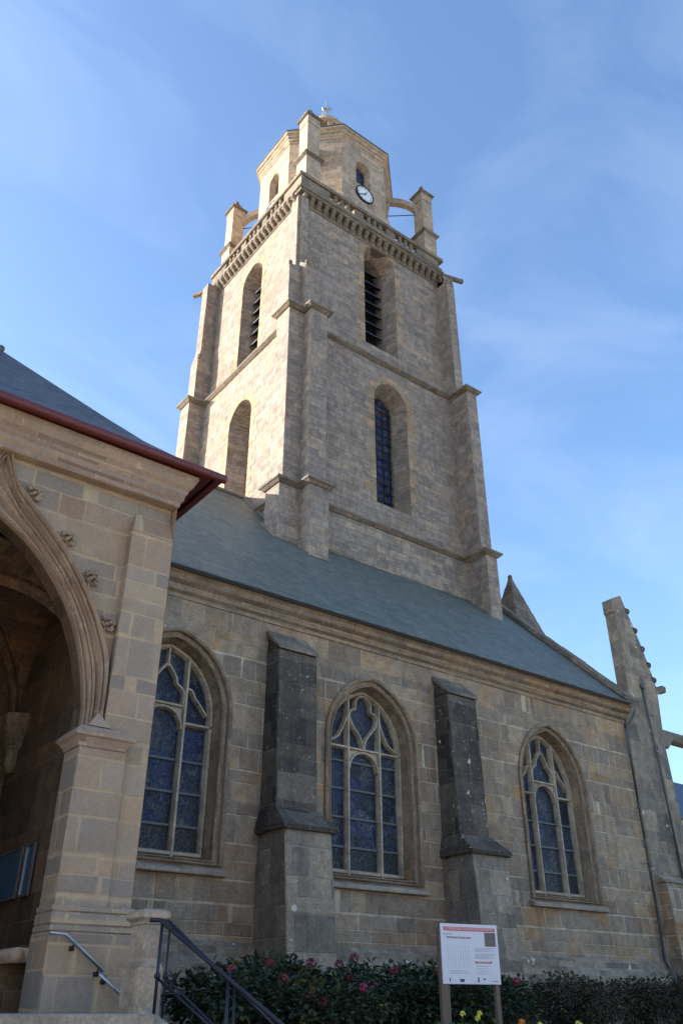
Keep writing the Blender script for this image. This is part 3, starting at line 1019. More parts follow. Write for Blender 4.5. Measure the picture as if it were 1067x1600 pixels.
# corbel table, balustrade
BX0, BX1, BY0, BY1 = 16.78, 27.45, 25.66, 35.55
x0, x1, y0, y1 = S3
mb = MB()
ringmould(mb, x0, x1, y0, y1, 39.55, [(-.02, 0), (.06, .04), (.06, .12), (-.02, .16)])
ringmould(mb, BX0 + .1, BX1 - .1, BY0 + .1, BY1 - .1, 40.28, [(-.15, 0), (.0, .02), (.06, .14), (.14, .18), (.14, .28), (.02, .34)])
bal = mb.build('balustrade', M['tower_trim'], tow, 'weathered stone balustrade round the tower top')
mb = MB()
for (a, b, c_, d_) in ((BX0 + .02, BX1 - .02, BY0 + .02, BY0 + .32), (BX0 + .02, BX1 - .02, BY1 - .32, BY1 - .02), (BX0 + .02, BX0 + .32, BY0 + .33, BY1 - .33), (BX1 - .32, BX1 - .02, BY0 + .33, BY1 - .33)):
    mb.box(a, b, c_, d_, 40.60, 40.84)
for (a, b, c_, d_) in ((BX0 - .06, BX1 + .06, BY0 - .06, BY0 + .36), (BX0 - .06, BX1 + .06, BY1 - .36, BY1 + .06), (BX0 - .06, BX0 + .36, BY0 + .37, BY1 - .37), (BX1 - .36, BX1 + .06, BY0 + .37, BY1 - .37)):
    mb.box(a, b, c_, d_, 41.40, 41.66)
mb.build('rail', M['tower_trim'], bal, bevel=.03)
corb = MB().prism([(0, .0, .16), (0, -.12, .22), (0, -.24, .40), (0, -.33, .46), (0, -.33, .72), (0, .05, .72), (0, .05, .06)], (.25, 0, 0))
corb_me = corb.build('corbel', M['tower_trim'], bal, bevel=.06)
cm = corb_me.data
bpy.data.objects.remove(corb_me)
blm = MB().lathe((0, 0, 0), [(.14, 0), (.14, .06), (.09, .09), (.155, .20), (.16, .27), (.09, .42), (.10, .46), (.15, .50), (.15, .56)], 8)
blo = blm.build('baluster', M['tower_trim'], bal, smooth=True)
bm_ = blo.data
bpy.data.objects.remove(blo)
n = 22
for i in range(n):
    t = (i + .5) / n
    link('corbel', cm, (x0 + (x1 - x0) * t, y0 - .19, 39.60), bal)
    o = link('corbel', cm, (x0 - .19, y0 + (y1 - y0) * t, 39.60), bal)
    o.rotation_euler.z = -math.pi / 2


def balside(p, q, nrm):
    L = (q - p).length
    d = (q - p) / L
    segs = []
    # corner panel, then three groups of pierced bays between solid panels
    s_ = 1.75
    pos_ = [0]
    g, pn = 1.75, (L - 2 * s_ - 3 * 1.75) / 2
    cur = 0
    for i in range(3):
        segs.append((cur, cur + (s_ if i == 0 else pn)))
        cur = segs[-1][1]
        for j in range(1, 4):
            c_ = p + d * (cur + g * j / 4) + nrm * .17
            link('baluster', bm_, (c_.x, c_.y, 40.843), bal)
        cur += g
    segs.append((cur, L))
    for a, b in segs:
        mb = MB()
        u, v = p + d * a, p + d * b
        P = [u + nrm * .05, v + nrm * .05, v + nrm * .29, u + nrm * .29]
        mb.prism([(w_.x, w_.y, 40.843) for w_ in P], (0, 0, .554))
        mb.build('solid_panel', M['tower_trim'], bal, bevel=.015)


balside(Vector((BX0 + .3, BY0, 0)), Vector((BX1 - .3, BY0, 0)), Vector((0, 1, 0)))
balside(Vector((BX0, BY0 + .01, 0)), Vector((BX0, BY1, 0)), Vector((1, 0, 0)))
balside(Vector((BX1, BY0 + .4, 0)), Vector((BX1, BY1 - .4, 0)), Vector((-1, 0, 0)))
balside(Vector((BX0 + .4, BY1, 0)), Vector((BX1 - .4, BY1, 0)), Vector((0, -1, 0)))
mb = MB()
mb.box(x0 + .02, x1 - .02, y0 + .02, y1 - .02, 40.1, 40.58)
mb.build('walkway', M['tower_trim'], tow)
# gargoyle spouts at the corners
for (px, py, dx, dy, lab) in ((27.35, 25.7, 1.45, -.35, 'spout at the right corner'), (16.75, 35.4, -.62, 1.15, 'spout at the far left corner')):
    mb = MB()
    d = Vector((dx, dy, .02))
    mb.obox((px, py, 40.25), (px + d.x, py + d.y, 40.30), .26, .26)
    mb.obox((px - dx * .1, py - dy * .1, 39.7), (px + d.x * .45, py + d.y * .45, 40.15), .22, .36)
    mb.build('gargoyle', M['tower_trim'], tow, lab, bevel=.04)

# octagonal lantern stage
OX, OY = 22.0, 30.6


def octa(a, z, cx=OX, cy=OY):
    r = a / math.cos(math.pi / 8)
    return [(cx + r * math.cos(math.pi / 8 + k * math.pi / 4), cy + r * math.sin(math.pi / 8 + k * math.pi / 4), z) for k in range(8)]


AP = 4.02
OZ0, OZ1 = 41.0, 48.6
mb = MB()
sgn = AP * math.tan(math.pi / 8)
fw = (OX - .02, 45.25, 46.85, .55)
lw = (OY - .05, 45.0, 46.7, .55)
for k in range(8):
    r = octa(AP, OZ0)
    p, q = Vector(r[k]), Vector(r[(k + 1) % 8])
    mid = (p + q) / 2 - Vector((OX, OY, OZ0))
    if mid.y < -3.9:
        sheet(mb, front(OY - AP), [(OX - sgn, OZ0), (OX + sgn, OZ0), (OX + sgn, OZ1), (OX - sgn, OZ1)], [arch(*fw, 1.1)])
    elif mid.x < -3.9:
        sheet(mb, left(OX - AP), [(OY - sgn, OZ0), (OY + sgn, OZ0), (OY + sgn, OZ1), (OY - sgn, OZ1)], [arch(*lw, 1.1)])
    else:
        up = Vector((0, 0, OZ1 - OZ0))
        mb.add([p, q, q + up, p + up], [(0, 1, 2, 3)])
for mpf, w in ((front(OY - AP), fw), (left(OX - AP), lw)):
    i_ = arch(w[0], w[1] + .05, w[2], w[3] - .13, 1.1)
    reveal(mb, mpf, [(arch(*w, 1.1), 0), (i_, .36), (i_, .8)])
octo = mb.build('octagon_stage', M['octagon'], tow, 'pale octagonal clock stage above the balustrade')
for mpf, w in ((front(OY - AP), fw), (left(OX - AP), lw)):
    mb = MB()
    sheet(mb, mpf, arch(w[0], w[1] + .05, w[2], w[3] - .13, 1.1, .02), (), .45)
    g_ = mb.build('window', M['glasst'], octo)
mb = MB()
prof = [(AP - .02, 0), (AP + .05, .04), (AP + .05, .16), (AP + .12, .22), (AP + .12, .42), (AP + .20, .48), (AP + .20, .62), (AP + .34, .72), (AP + .34, .88), (AP + .30, .96), (AP - .3, 1.0)]
mb.rings([octa(a, OZ1 - .1 + h) for a, h in prof], True, True, True)
mb.build('cornice', M['octagon'], octo)
mb = MB()
mb.rings([octa(a, OZ1 - .1 + h) for a, h in ((AP + .36, .885), (AP + .39, .90), (AP + .39, .95), (AP + .30, 1.0))], True, True, True)
mb.build('lead_edge', M['lead'], octo)
mb = MB()
mb.rings([octa(a, z) for a, z in ((AP + .30, 40.6), (AP + .30, 43.0), (AP + .25, 43.15), (AP - .02, 43.45))], True, True, True)
mb.build('octagon_base', M['octagon'], octo)
mb = MB()
mb.rings([octa(a, 49.45 + h) for a, h in ((3.9, 0), (3.5, .9), (2.9, 1.7), (2.1, 2.4), (1.45, 2.8), (1.4, 3.1))], True, True, True)
mb.build('dome', M['octagon'], octo)
mb = MB()
mb.lathe((OX, OY, 52.45), [(1.42, 0), (1.42, .3), (1.2, .4), (1.2, .9)], 16)
for k in range(8):
    a = math.pi / 8 + k * math.pi / 4
    c_, s_ = math.cos(a), math.sin(a)
    mb.obox((OX + 1.12 * c_, OY + 1.12 * s_, 53.25), (OX + 1.12 * c_, OY + 1.12 * s_, 54.70), .34, .34, (c_, s_, 0))
mb.lathe((OX, OY, 54.60), [(1.25, 0), (1.38, .12), (1.42, .16), (1.42, .28), (1.30, .30)], 24)
mb.lathe((OX, OY, 53.25), [(.8, 0), (.8, 1.45)], 10)
lan = mb.build('cupola', M['octagon'], tow, 'small open cupola crowning the octagon')
mb = MB()
mb.lathe((OX, OY, 54.85), [(1.32, 0)] + [(1.32 * math.cos(a), 1.12 * math.sin(a)) for a in [math.pi / 2 * i / 8 for i in range(8)]] + [(.12, 1.14), (.16, 1.2), (.05, 1.32)], 24)
mb.build('cupola_roof', M['octagon'], lan, smooth=True)
mb = MB()
cxv = OX - .25
mb.tube([(cxv + .2, OY, 55.85), (cxv + .2, OY, 58.5)], .075, 6, .03)
mb.obox((cxv - .15, OY, 56.95), (cxv + .65, OY - .1, 56.95), .06, .06)
mb.prism([(cxv - .25, OY, 56.30), (cxv + .05, OY, 56.55), (cxv + .25, OY, 56.45), (cxv + .4, OY, 56.80), (cxv + .55, OY, 56.85), (cxv + .4, OY, 56.35), (cxv + .2, OY, 56.15)], (0, .05, 0))
mb.lathe((cxv + .2, OY, 55.95), [(.14, 0), (.2, .1), (.14, .22)], 8)
for s_ in (-1, 1):
    mb.obox((cxv + .2, OY, 56.15), (cxv + .2 + s_ * .3, OY, 55.90), .05, .05)
mb.obox((cxv - .1, OY, 57.55), (cxv + .75, OY, 58.15), .10, .10)
mb.prism([(cxv - .12, OY, 57.5), (cxv + .02, OY, 57.95), (cxv + .3, OY, 57.8), (cxv + .42, OY, 58.2), (cxv + .6, OY, 58.1), (cxv + .45, OY, 57.55), (cxv + .2, OY, 57.35)], (0, .09, 0))
mb.build('weather_cross', M['copper'], lan)

# clocks
def textmesh(body, size, loc, rot, mat, name, parent, sx=1., label=None):
    cu = bpy.data.curves.new(name, 'FONT')
    cu.body = body
    cu.size = size
    cu.align_x = 'CENTER'
    cu.align_y = 'CENTER'
    cu.extrude = .002
    o = bpy.data.objects.new(name, cu)
    col.objects.link(o)
    dg = bpy.context.evaluated_depsgraph_get()
    me = bpy.data.meshes.new_from_object(o.evaluated_get(dg))
    bpy.data.objects.remove(o)
    me.materials.clear()
    me.materials.append(mat)
    for v in me.vertices:
        v.co.x *= sx
    o = link(name, me, loc, parent, label)
    o.rotation_euler = rot
    return o


def clock(mpf, cu, cz, lab, rotz):
    Rr = .68
    circ = lambda r, z=0: [(cu + r * math.cos(2 * math.pi * k / 36), cz + r * math.sin(2 * math.pi * k / 36)) for k in range(36)]
    mb = MB()
    mb.rings([[mpf(u, d, z) for u, z in circ(r)] for r, d in ((Rr, .02), (Rr, -.10), (Rr - .07, -.12), (Rr - .08, -.05))], True, True, False)
    ck = mb.build('clock', M['ironblue'], octo, lab)
    mb = MB()
    mb.rings([[mpf(u, d, z) for u, z in circ(r)] for r, d in ((Rr - .06, -.05), (Rr - .07, -.07))], True, True, True)
    mb.build('clock_dial', M['clockwhite'], ck)
    num = ['XII', 'I', 'II', 'III', 'IIII', 'V', 'VI', 'VII', 'VIII', 'IX', 'X', 'XI']
    sgn_ = 1 if rotz == 0 else -1
    for k, t in enumerate(num):
        a = math.pi / 2 - k * math.pi / 6
        p = mpf(cu + sgn_ * (.485) * math.cos(a), -.078, cz + (.485) * math.sin(a))
        textmesh(t, .17, p, (R(90), 0, rotz), M['black'], 'numeral', ck, .7)
    mb = MB()
    for ang, ln, w in ((math.pi / 2 - R(25), .36, .10), (math.pi / 2 - R(236), .52, .07)):
        dx, dz = sgn_ * math.cos(ang), math.sin(ang)
        a, b = mpf(cu - dx * .1, -.095, cz - dz * .1), mpf(cu + dx * ln, -.095, cz + dz * ln)
        mb.obox(a, b, w if rotz == 0 else .02, .02 if rotz == 0 else w)
    mb.build('clock_hands', M['black'], ck)


clock(front(OY - AP), OX + .05, 44.48, 'round white clock on the shaded face of the octagon', 0)
clock(left(OX - AP), OY + .1, 44.0, 'round white clock on the sunlit face of the octagon', -math.pi / 2)

# corner pinnacles with flying arches to the octagon
for pi_, (px, py, lab) in enumerate(((17.80, 26.46, 'nearest corner pinnacle'), (26.92, 26.50, 'right corner pinnacle'), (17.80, 35.0, 'far left corner pinnacle'), (26.92, 35.0, 'rear corner pinnacle'))):
    h = .45
    mb = MB()
    mb.box(px - h - .06, px + h + .06, py - h - .06, py + h + .06, 40.5, 43.95)
    mb.box(px - h + .02, px + h - .02, py - h + .02, py + h - .02, 43.9, 47.0)
    mb.box(px - h - .0, px + h + .0, py - h - .0, py + h + .0, 47.03, 47.72)
    pin = mb.build('pinnacle', M['octagon'], tow, lab, bevel=.02)
    mb = MB()
    q = (px - h - .06, px + h + .06, py - h - .06, py + h + .06)
    ringmould(mb, *q, 43.8, [(-.05, 0), (.03, .02), (.12, .12), (.16, .14), (.16, .22), (-.1, .36)])
    mb.build('pinnacle_string', M['tower_trim'], pin)
    mb = MB()
    q = (px - h, px + h, py - h, py + h)
    ringmould(mb, *q, 47.66, [(-.03, 0), (.06, .02), (.14, .08), (.14, .16), (.0, .28), (-.18, .62), (-.33, 1.0)])
    mb.lathe((px, py, 48.6), [(.10, 0), (.15, .10), (.13, .22), (.03, .36)], 6)
    mb.build('pinnacle_cap', M['tower_trim'], pin, bevel=.015)
    # arch
    ctr = Vector((OX, OY, 0))
    P = Vector((px, py, 0))
    dvec = (ctr - P)
    dvec.z = 0
    D = dvec.length
    d = dvec / D
    n_ = Vector((-d.y, d.x, 0)) * .19
    L0, L1 = .45, D - AP + .02
    mb = MB()
    top_, bot_ = [], []
    for i in range(13):
        an_ = math.pi / 2 * i / 12
        t = 1 - math.cos(an_ * 1.0)
        s_ = L0 + (L1 - L0) * t
        zz = 45.95 + 1.35 * math.sin(an_)
        b_ = (P + d * s_) + Vector((0, 0, zz))
        bot_.append(b_)
        top_.append(b_ + (-d * math.cos(an_) * .36 + Vector((0, 0, math.sin(an_) * .38 + .04))))
    rs = [[b - n_, b + n_, t_ + n_, t_ - n_] for b, t_ in zip(bot_, top_)]
    mb.rings(rs, True, True, True)
    e = P + d * (L1 - .25)
    mb.prism([e - n_ * 1.1 + Vector((0, 0, 47.2)), e + d * .3 - n_ * 1.1 + Vector((0, 0, 47.2)), e + d * .3 - n_ * 1.1 + Vector((0, 0, 45.2)), e - n_ * 1.1 + d * .18 + Vector((0, 0, 45.7))], n_ * 2.2)
    mb.build('flying_arch', M['octagon'], pin)
    mb = MB()
    mb.tube([P + d * .4 + Vector((0, 0, 46.15)), P + d * (L1 + .1) + Vector((0, 0, 46.15))], .03, 6)
    mb.build('tie_rod', M['iron'], pin)

# ------------------------------------------------------------------ porch
PY = 11.0
por = thing('church_porch', 'projecting stone church porch with ogee archway, hipped dark slate roof and red gutter', 'porch', (2.3, 11.5, 1.53))
PC = 2.3
PX0, PX1 = PC - 2.73, 5.03
PB = .5
FL = 1.53
# opening outlines (right half, mirrored)
inner_r = smoothpath([(4.12, FL), (4.12, 4.72), (4.08, 5.38), (3.90, 6.07), (3.60, 6.68), (3.14, 7.24), (2.74, 7.56), (PC, 7.80)], 5)
outer_r = smoothpath([(4.31, FL), (4.30, 4.7), (4.29, 5.7), (4.17, 6.14), (3.90, 6.68), (3.42, 7.34), (2.86, 7.88), (2.52, 8.20), (2.38, 8.55), (PC, 8.95)], 5)
NI = 60


def split(path, zsp):
    lo = [p for p in path if p[1] < zsp]
    hi = [p for p in path if p[1] >= zsp]
    return resample([path[0], (path[0][0], zsp)], 8)[:-1] + resample([(path[0][0], zsp)] + hi, NI - 7)


inner_h = split(inner_r, 4.72)
outer_h = split(outer_r, 4.72)
mir = lambda h: h + [(2 * PC - u, z) for u, z in reversed(h[:-1])]
inner_, outer_ = mir(inner_h), mir(outer_h)
pm = front(PY)
WD = .16            # arch wall set back behind the corner pilasters
mb = MB()
ol = [(PX0, PB), (PX0, 8.6), (PX1, 8.6), (PX1, PB)]
hole = [(u, z) for u, z in outer_]
poly = [(PX0 + .02, PB), (PX0 + .02, 8.75), (PX1 - .02, 8.75), (PX1 - .02, PB), (hole[0][0], PB)] + hole + [(hole[-1][0], PB)]
sheet(mb, pm, [(PX0 + .02, FL), (PX0 + .02, 9.05), (PX1 - .02, 9.05), (PX1 - .02, FL)] + hole, (), WD)
# side walls and inner faces
mb.box(PX0, PX1, PY + WD + .02, PY + WD + .3, 8.76, 9.0)
mb.add([(PX1 - .003, PY, PB), (PX1 - .003, W, PB), (PX1 - .003, W, 8.7), (PX1 - .003, PY, 8.7)], [(0, 1, 2, 3)])
mb.add([(PX0, PY, PB), (PX0, W, PB), (PX0, W, 8.7), (PX0, PY, 8.7)], [(0, 1, 2, 3)])
mb.build('wall', M['porch'], por)
# corner pilasters with weathered heads
for s_ in (-1, 1):
    X = lambda v: v if s_ > 0 else 2 * PC - v
    mb = MB()
    a, b = sorted((X(4.33), X(5.03)))
    mb.box(a, b, PY, PY + .6, FL - .8, 8.0)
    a2, b2 = sorted((X(4.40), X(5.03)))
    mb.frustum(a, b, PY, PY + .6, 8.0, a2, b2, PY + .15, PY + .6, 8.38)
    p_ = mb.build('pilaster', M['porch'], por, bevel=.012)
    mb = MB()
    a, b = sorted((X(3.985), X(4.66)))
    mb.box(a, b, PY - .10, PY + .42, FL - .02, 4.56)
    mb.build('jamb_pier', M['porch'], por, bevel=.012)
    mb = MB()
    a, b = sorted((X(3.99), X(4.62)))
    ringmould(mb, a, b, PY - .08, PY + .42, 4.55, [(-.02, 0), (.02, .02), (.03, .06), (.08, .13), (.11, .15), (.11, .19), (.02, .29), (-.1, .31)], .004)
    a3, b3 = sorted((X(4.08), X(4.42)))
    m_ = (a3 + b3) / 2
    mb.add([(a3, PY - .06, 4.86), (b3, PY - .06, 4.86), (m_, PY + .08, 5.10), (a3, PY + .16, 4.86), (b3, PY + .16, 4.86)], [(0, 1, 2), (1, 4, 2), (4, 3, 2), (3, 0, 2)])
    mb.build('capital', M['porch_trim'], por, bevel=.008)
    mb = MB()
    for z0, z1, o in ((FL - .9, 2.36, .09), (2.36, 2.44, .06), (2.44, 2.58, .045), (2.58, 2.66, .02)):
        a, b = sorted((X(3.97 - o * .2), X(5.03 + o)))
        mb.frustum(a - .0, b, PY - .10 - o, PY + .45, z0, a, b, PY - .10 - o + .01, PY + .45, z1)
    mb.build('pier_base', M['porch'], por, bevel=.018)
# archivolt mouldings between the outlines
prof = [(0, .42), (0, .33), (.04, .29), (.09, .29), (.12, .34), (.16, .33), (.24, .27), (.32, .23), (.34, .26), (.37, .26), (.40, .22), (.46, .19), (.49, .24), (.58, .25), (.66, .20), (.70, .13), (.76, .10), (.79, .14), (.83, .14), (.86, .08), (.93, .04), (.97, .03), (1.0, .06), (1.0, WD + .01)]
mb = MB()
rs = []
for t, d in prof:
    rs.append([pm(a[0] * (1 - t) + b[0] * t, d, a[1] * (1 - t) + b[1] * t) for a, b in zip(inner_[8:-8], outer_[8:-8])])
mb.rings(rs, False)
mb.build('archivolt', M['porch_trim'], por)
# crockets on the ogee
for s_ in (-1, 1):
    for (u, z, an) in ((2.74, 8.08, 50), (3.36, 7.52, 45), (3.80, 7.00, 50), (4.15, 6.38, 60)):
        uu = u if s_ > 0 else 2 * PC - u
        mb = MB()
        a = R(90 - an)
        dx, dz = math.cos(a) * s_, math.sin(a)
        rr = random.Random(int(u * 100))
        up_ = (dx, dz)
        sd_ = (-dz * s_, dx * s_)
        for (q, th) in [(.03 + .02 * k, 0) for k in range(5)] + [(.15, 0), (.20, 0), (.17, .07), (.17, -.07), (.21, .045), (.21, -.045), (.12, .10), (.12, -.10), (.10, .14), (.10, -.14), (.14, .13), (.14, -.13), (.24, 0), (.07, .11), (.07, -.11)]:
            r_ = rr.uniform(.020, .030)
            cx_ = uu + up_[0] * (q * .8 - .02) + sd_[0] * th * .8
            cz_ = z + up_[1] * (q * .8 - .02) + sd_[1] * th * .8
            mb.lathe((cx_, PY + WD - .03 - rr.uniform(.0, .045), cz_ - r_), [(r_ * .3, 0), (r_, r_ * .6), (r_, r_ * 1.3), (r_ * .3, r_ * 2)], 6)
            mb.obox((cx_, PY + WD + .01, cz_), (cx_ + up_[0] * .001, PY + WD - .02, cz_), r_ * 1.6, r_ * 1.6, (0, 0, 1))
        mb.build('crocket', M['porch_trim'], por)
# cornice
prof = [(-.3, 0), (.0, 0), (.03, .02), (.03, .10), (.08, .14), (.09, .24), (.13, .28), (.13, .34), (.20, .40), (.25, .52), (.27, .54), (.27, .62), (-.3, .62)]
mb = MB()
ringmould(mb, PX0, PX1, PY, W - .1, 8.62, [(o * .85, h * .90) for o, h in prof if o >= 0] + [(.0, .57)])
mb.build('cornice', M['porch_trim'], por)
# gutter and eaves board
mb = MB()
ex0, ex1, ey = PX0 - .56, PX1 + .56, PY - .34
for p, q in (((ex0, ey, 9.23), (ex1, ey, 9.23)), ((ex1, ey, 9.23), (ex1, W, 9.23)), ((ex0, ey, 9.23), (ex0, W, 9.23))):
    p, q = Vector(p), Vector(q)
    d = (q - p).normalized()
    out = Vector((d.y, -d.x, 0))
    if p.x == ex0 and q.x == ex0:
        out = Vector((-1, 0, 0))
    p = p - d * .0
    arcp = [(-.065, .06)] + [(.065 * math.cos(a), .062 * math.sin(a)) for a in [math.pi + math.pi * i / 8 for i in range(9)]] + [(.062, .06), (.05, .06)] + [(.045 * math.cos(a), .04 * math.sin(a)) for a in [2 * math.pi - math.pi * i / 6 for i in range(7)]]
    rs = [[c_ + out * u + Vector((0, 0, w)) for u, w in arcp] for c_ in (p - d * .09 * (1 if p.y == q.y or p.x == ex1 else 0), q + d * .09)]
    mb.rings(rs, True, True, True)
gut = mb.build('gutter', M['gutter'], por)
for k in range(6):
    x_ = ex0 + .5 + k * (ex1 - ex0 - .7) / 5
    mb = MB()
    rs = [[Vector((x_ + o, ey - (.072) * math.cos(a), 9.23 + .069 * math.sin(a))) for a in [math.pi + math.pi * i / 8 for i in range(9)]] + [Vector((x_ + o, ey + .05, 9.30)), Vector((x_ + o, ey - .05, 9.30))] for o in (-.025, .025)]
    mb.rings(rs, True, True, True)
    mb.build('joint_collar', M['gutter'], gut)
mb = MB()
mb.box(PX0 - .47, PX1 + .47, PY - .28, W, 9.21, 9.25)
for (a, b, c_, d_) in ((ex1 - .12, ex1 - .09, ey + .09, W), (ex0 + .09, ex0 + .12, ey + .09, W)):
    mb.box(a, b, c_, d_, 9.21, 9.31)
mb.build('eaves_board', M['gutter'], por)
# hipped bellcast roof
e0, e1, ef = PX0 - .54, PX1 + .54, PY - .32
levels = [(0, 9.27), (.5, 9.70), (1.0, 10.14), (1.6, 10.78), (3.25, 12.60)]
mb = MB()
mx_ = (e0 + e1) / 2
rowsF, rowsR, rowsL = [], [], []
for o, z in levels:
    o = min(o, mx_ - e0 - .001)
    rowsF.append([(e0 + o, ef + o, z), (e1 - o, ef + o, z)])
    rowsR.append([(e1 - o, ef + o, z), (e1 - o, W + 3.2, z)])
    rowsL.append([(e0 + o, ef + o, z), (e0 + o, W + 3.2, z)])
for r_ in (rowsF, rowsR, rowsL):
    mb.rings(r_, False)
mb.build('roof', M['slate_dark'], por)
mb = MB()
mb.tube([(mx_, ef + 3.2, 12.62), (mx_, W + 2.0, 12.62)], .07, 8)
mb.build('ridge_cap', M['lead'], por)

# interior: inner walls, ribbed vault, corbels, bench, doorway
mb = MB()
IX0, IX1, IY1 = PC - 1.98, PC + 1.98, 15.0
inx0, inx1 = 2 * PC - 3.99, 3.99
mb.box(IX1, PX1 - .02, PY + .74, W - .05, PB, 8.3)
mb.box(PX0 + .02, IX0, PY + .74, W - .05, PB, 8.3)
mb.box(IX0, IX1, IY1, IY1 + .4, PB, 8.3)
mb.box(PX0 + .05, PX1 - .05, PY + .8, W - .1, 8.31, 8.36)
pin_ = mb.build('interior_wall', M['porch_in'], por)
mb = MB()
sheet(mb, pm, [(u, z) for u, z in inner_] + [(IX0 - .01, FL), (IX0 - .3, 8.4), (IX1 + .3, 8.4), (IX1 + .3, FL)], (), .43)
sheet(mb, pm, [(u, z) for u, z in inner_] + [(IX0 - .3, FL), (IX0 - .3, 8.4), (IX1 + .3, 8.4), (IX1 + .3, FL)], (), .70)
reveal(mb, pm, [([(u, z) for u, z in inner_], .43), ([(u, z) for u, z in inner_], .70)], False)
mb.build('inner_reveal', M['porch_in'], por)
# vault: pointed cells
mb = MB()


def vault(s, t):
    """s across -1..1, t along 0..1"""
    a = abs(s)
    b = abs(2 * t - 1)
    return 5.7 + 1.95 * math.sqrt(max(0, 1 - min(a, b) ** 2 * .995))


VX, VY0, VY1 = 1.98, PY + .78, IY1
rs = []
for i in range(25):
    t = i / 24
    rs.append([(PC + VX * (-1 + 2 * j / 24), VY0 + (VY1 - VY0) * t, vault(-1 + 2 * j / 24, t)) for j in range(25)])
mb.rings(rs, False)
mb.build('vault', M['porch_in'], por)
for sx in (-1, 1):
    for t0 in (0, 1):
        pts = []
        for i in range(13):
            u = i / 12
            s_ = sx * (1 - u)
            t = t0 + (.5 - t0) * u
            pts.append(Vector((PC + VX * s_ * .985, VY0 + (VY1 - VY0) * t, vault(s_, t) - .06)))
        mb = MB()
        mb.tube(pts, .09, 6)
        mb.tube([p + Vector((0, 0, -.09)) for p in pts], .045, 6)
        mb.build('vault_rib', M['porch_in'], por)
for (px, py) in ((IX1 - .08, IY1 - .5), (IX0 + .08, IY1 - .5)):
    mb = MB()
    mb.lathe((px, py, 4.9), [(.05, 0), (.12, .1), (.12, .35), (.16, .4), (.24, .75), (.26, .85), (.26, .95)], 8)
    rr = random.Random(3)
    for k in range(16):
        a = rr.uniform(0, 6.28)
        mb.lathe((px + .2 * math.cos(a), py + .2 * math.sin(a), 5.3 + rr.uniform(0, .35)), [(.02, 0), (.05, .04), (.02, .09)], 5)
    mb.build('carved_corbel', M['corbelstone'], por)
mb = MB()
mb.box(IX1 - .45, IX1 - .02, PY + .95, IY1 - .05, 1.5, 2.05)
mb.build('bench', M['porch_in'], por)
mb = MB()
mb.tube([(IX1 - .46, PY + .40, 2.13), (IX1 - .46, IY1 - .1, 2.13)], .085, 10)
mb.box(IX1 - .46, IX1 - .01, PY + .44, IY1 - .1, 2.06, 2.21)
mb.build('bench_top', M['porch_trim'], por)
mb = MB()
mb.box(PC - .8, PC + .8, IY1 - .08, IY1 - .002, 1.53, 4.3)
mb.build('door', M['post'], por)
# notice boards on the inner right wall
for k, (y0_, y1_, lab) in enumerate(((13.18, 14.75, 'wide blue glazed notice board inside the porch'), (12.66, 13.02, 'narrow blue glazed notice board nearer the porch arch'))):
    t = thing('notice_board', lab, 'notice board', (IX1 - .03, (y0_ + y1_) / 2, 2.75), 'notice boards inside the porch')
    mb = MB()
    xx = IX1 - .03
    for (a, b, c_, d_) in ((y0_, y1_, 3.58, 3.61), (y0_, y1_, 2.91, 2.94), (y0_, y0_ + .03, 2.945, 3.575), (y1_ - .03, y1_, 2.945, 3.575)):
        mb.box(xx - .04, xx, a, b, c_, d_)
    mb.build('frame', M['steel'], t)
    mb = MB()
    mb.box(xx - .02, xx - .002, y0_ + .03, y1_ - .03, 2.94, 3.58)
    mb.build('panel', M['bluepanel'], t)

# landing and stairs
mb = MB()
LX0, LX1, LY = -3.2, 4.62, 9.35
mb.box(LX0, LX1, LY, PY + .9, .2, FL - .14)
mb.box(IX0 + .0, IX1, PY + .9, IY1, .2, FL - .01)
st = mb.build('landing', M['step'])
tag(st, kind='structure')
st2 = thing('stone_staircase', 'granite steps leading down from the porch landing', 'staircase', (1.5, 8.5, 0))
mb = MB()
mb.box(LX0 - .04, LX1 + .04, LY - .07, PY + .6, FL - .135, FL)
mb.build('landing_slab', M['step'], st2, bevel=.02)
ns = 6
for i in range(ns):
    z1 = FL - .2 - i * .2 - .0
    x0_ = LX1 + .04 + i * .34
    mb = MB()
    mb.box(x0_ - .0, x0_ + .36, 9.95, PY - .13, max(.02, z1 - .2), z1)
    mb.build('step', M['step'], st2, bevel=.015)
for i in range(ns):
    z1 = FL - .22 - i * .2
    mb = MB()
    mb.box(-3.1, 1.0, LY - .08 - (i + 1) * .34, LY - .085 - i * .34, max(.01, z1 - .2), z1)
    mb.build('step', M['step'], st2, bevel=.015)

# stone newel pier at the stair head
pr = thing('stone_pier', 'square pale granite pier with moulded cap beside the blue stair railing', 'pier', (4.9, 10.15, .6))
mb = MB()
mb.box(4.74, 4.96, 9.93, 10.3, .5, 2.46)
mb.frustum(4.70, 5.0, 9.89, 10.34, .5, 4.70, 5.0, 9.89, 10.34, 1.98)
mb.frustum(4.70, 5.0, 9.89, 10.34, 1.98, 4.74, 4.96, 9.93, 10.3, 2.04)
mb.build('shaft', M['pier'], pr, bevel=.01)
mb = MB()
ringmould(mb, 4.74, 4.96, 9.93, 10.3, 2.40, [(-.02, 0), (.015, .02), (.02, .05), (.05, .08), (.06, .09), (.06, .15), (.01, .18)], .003)
mb.build('cap', M['pier'], pr, bevel=.006)

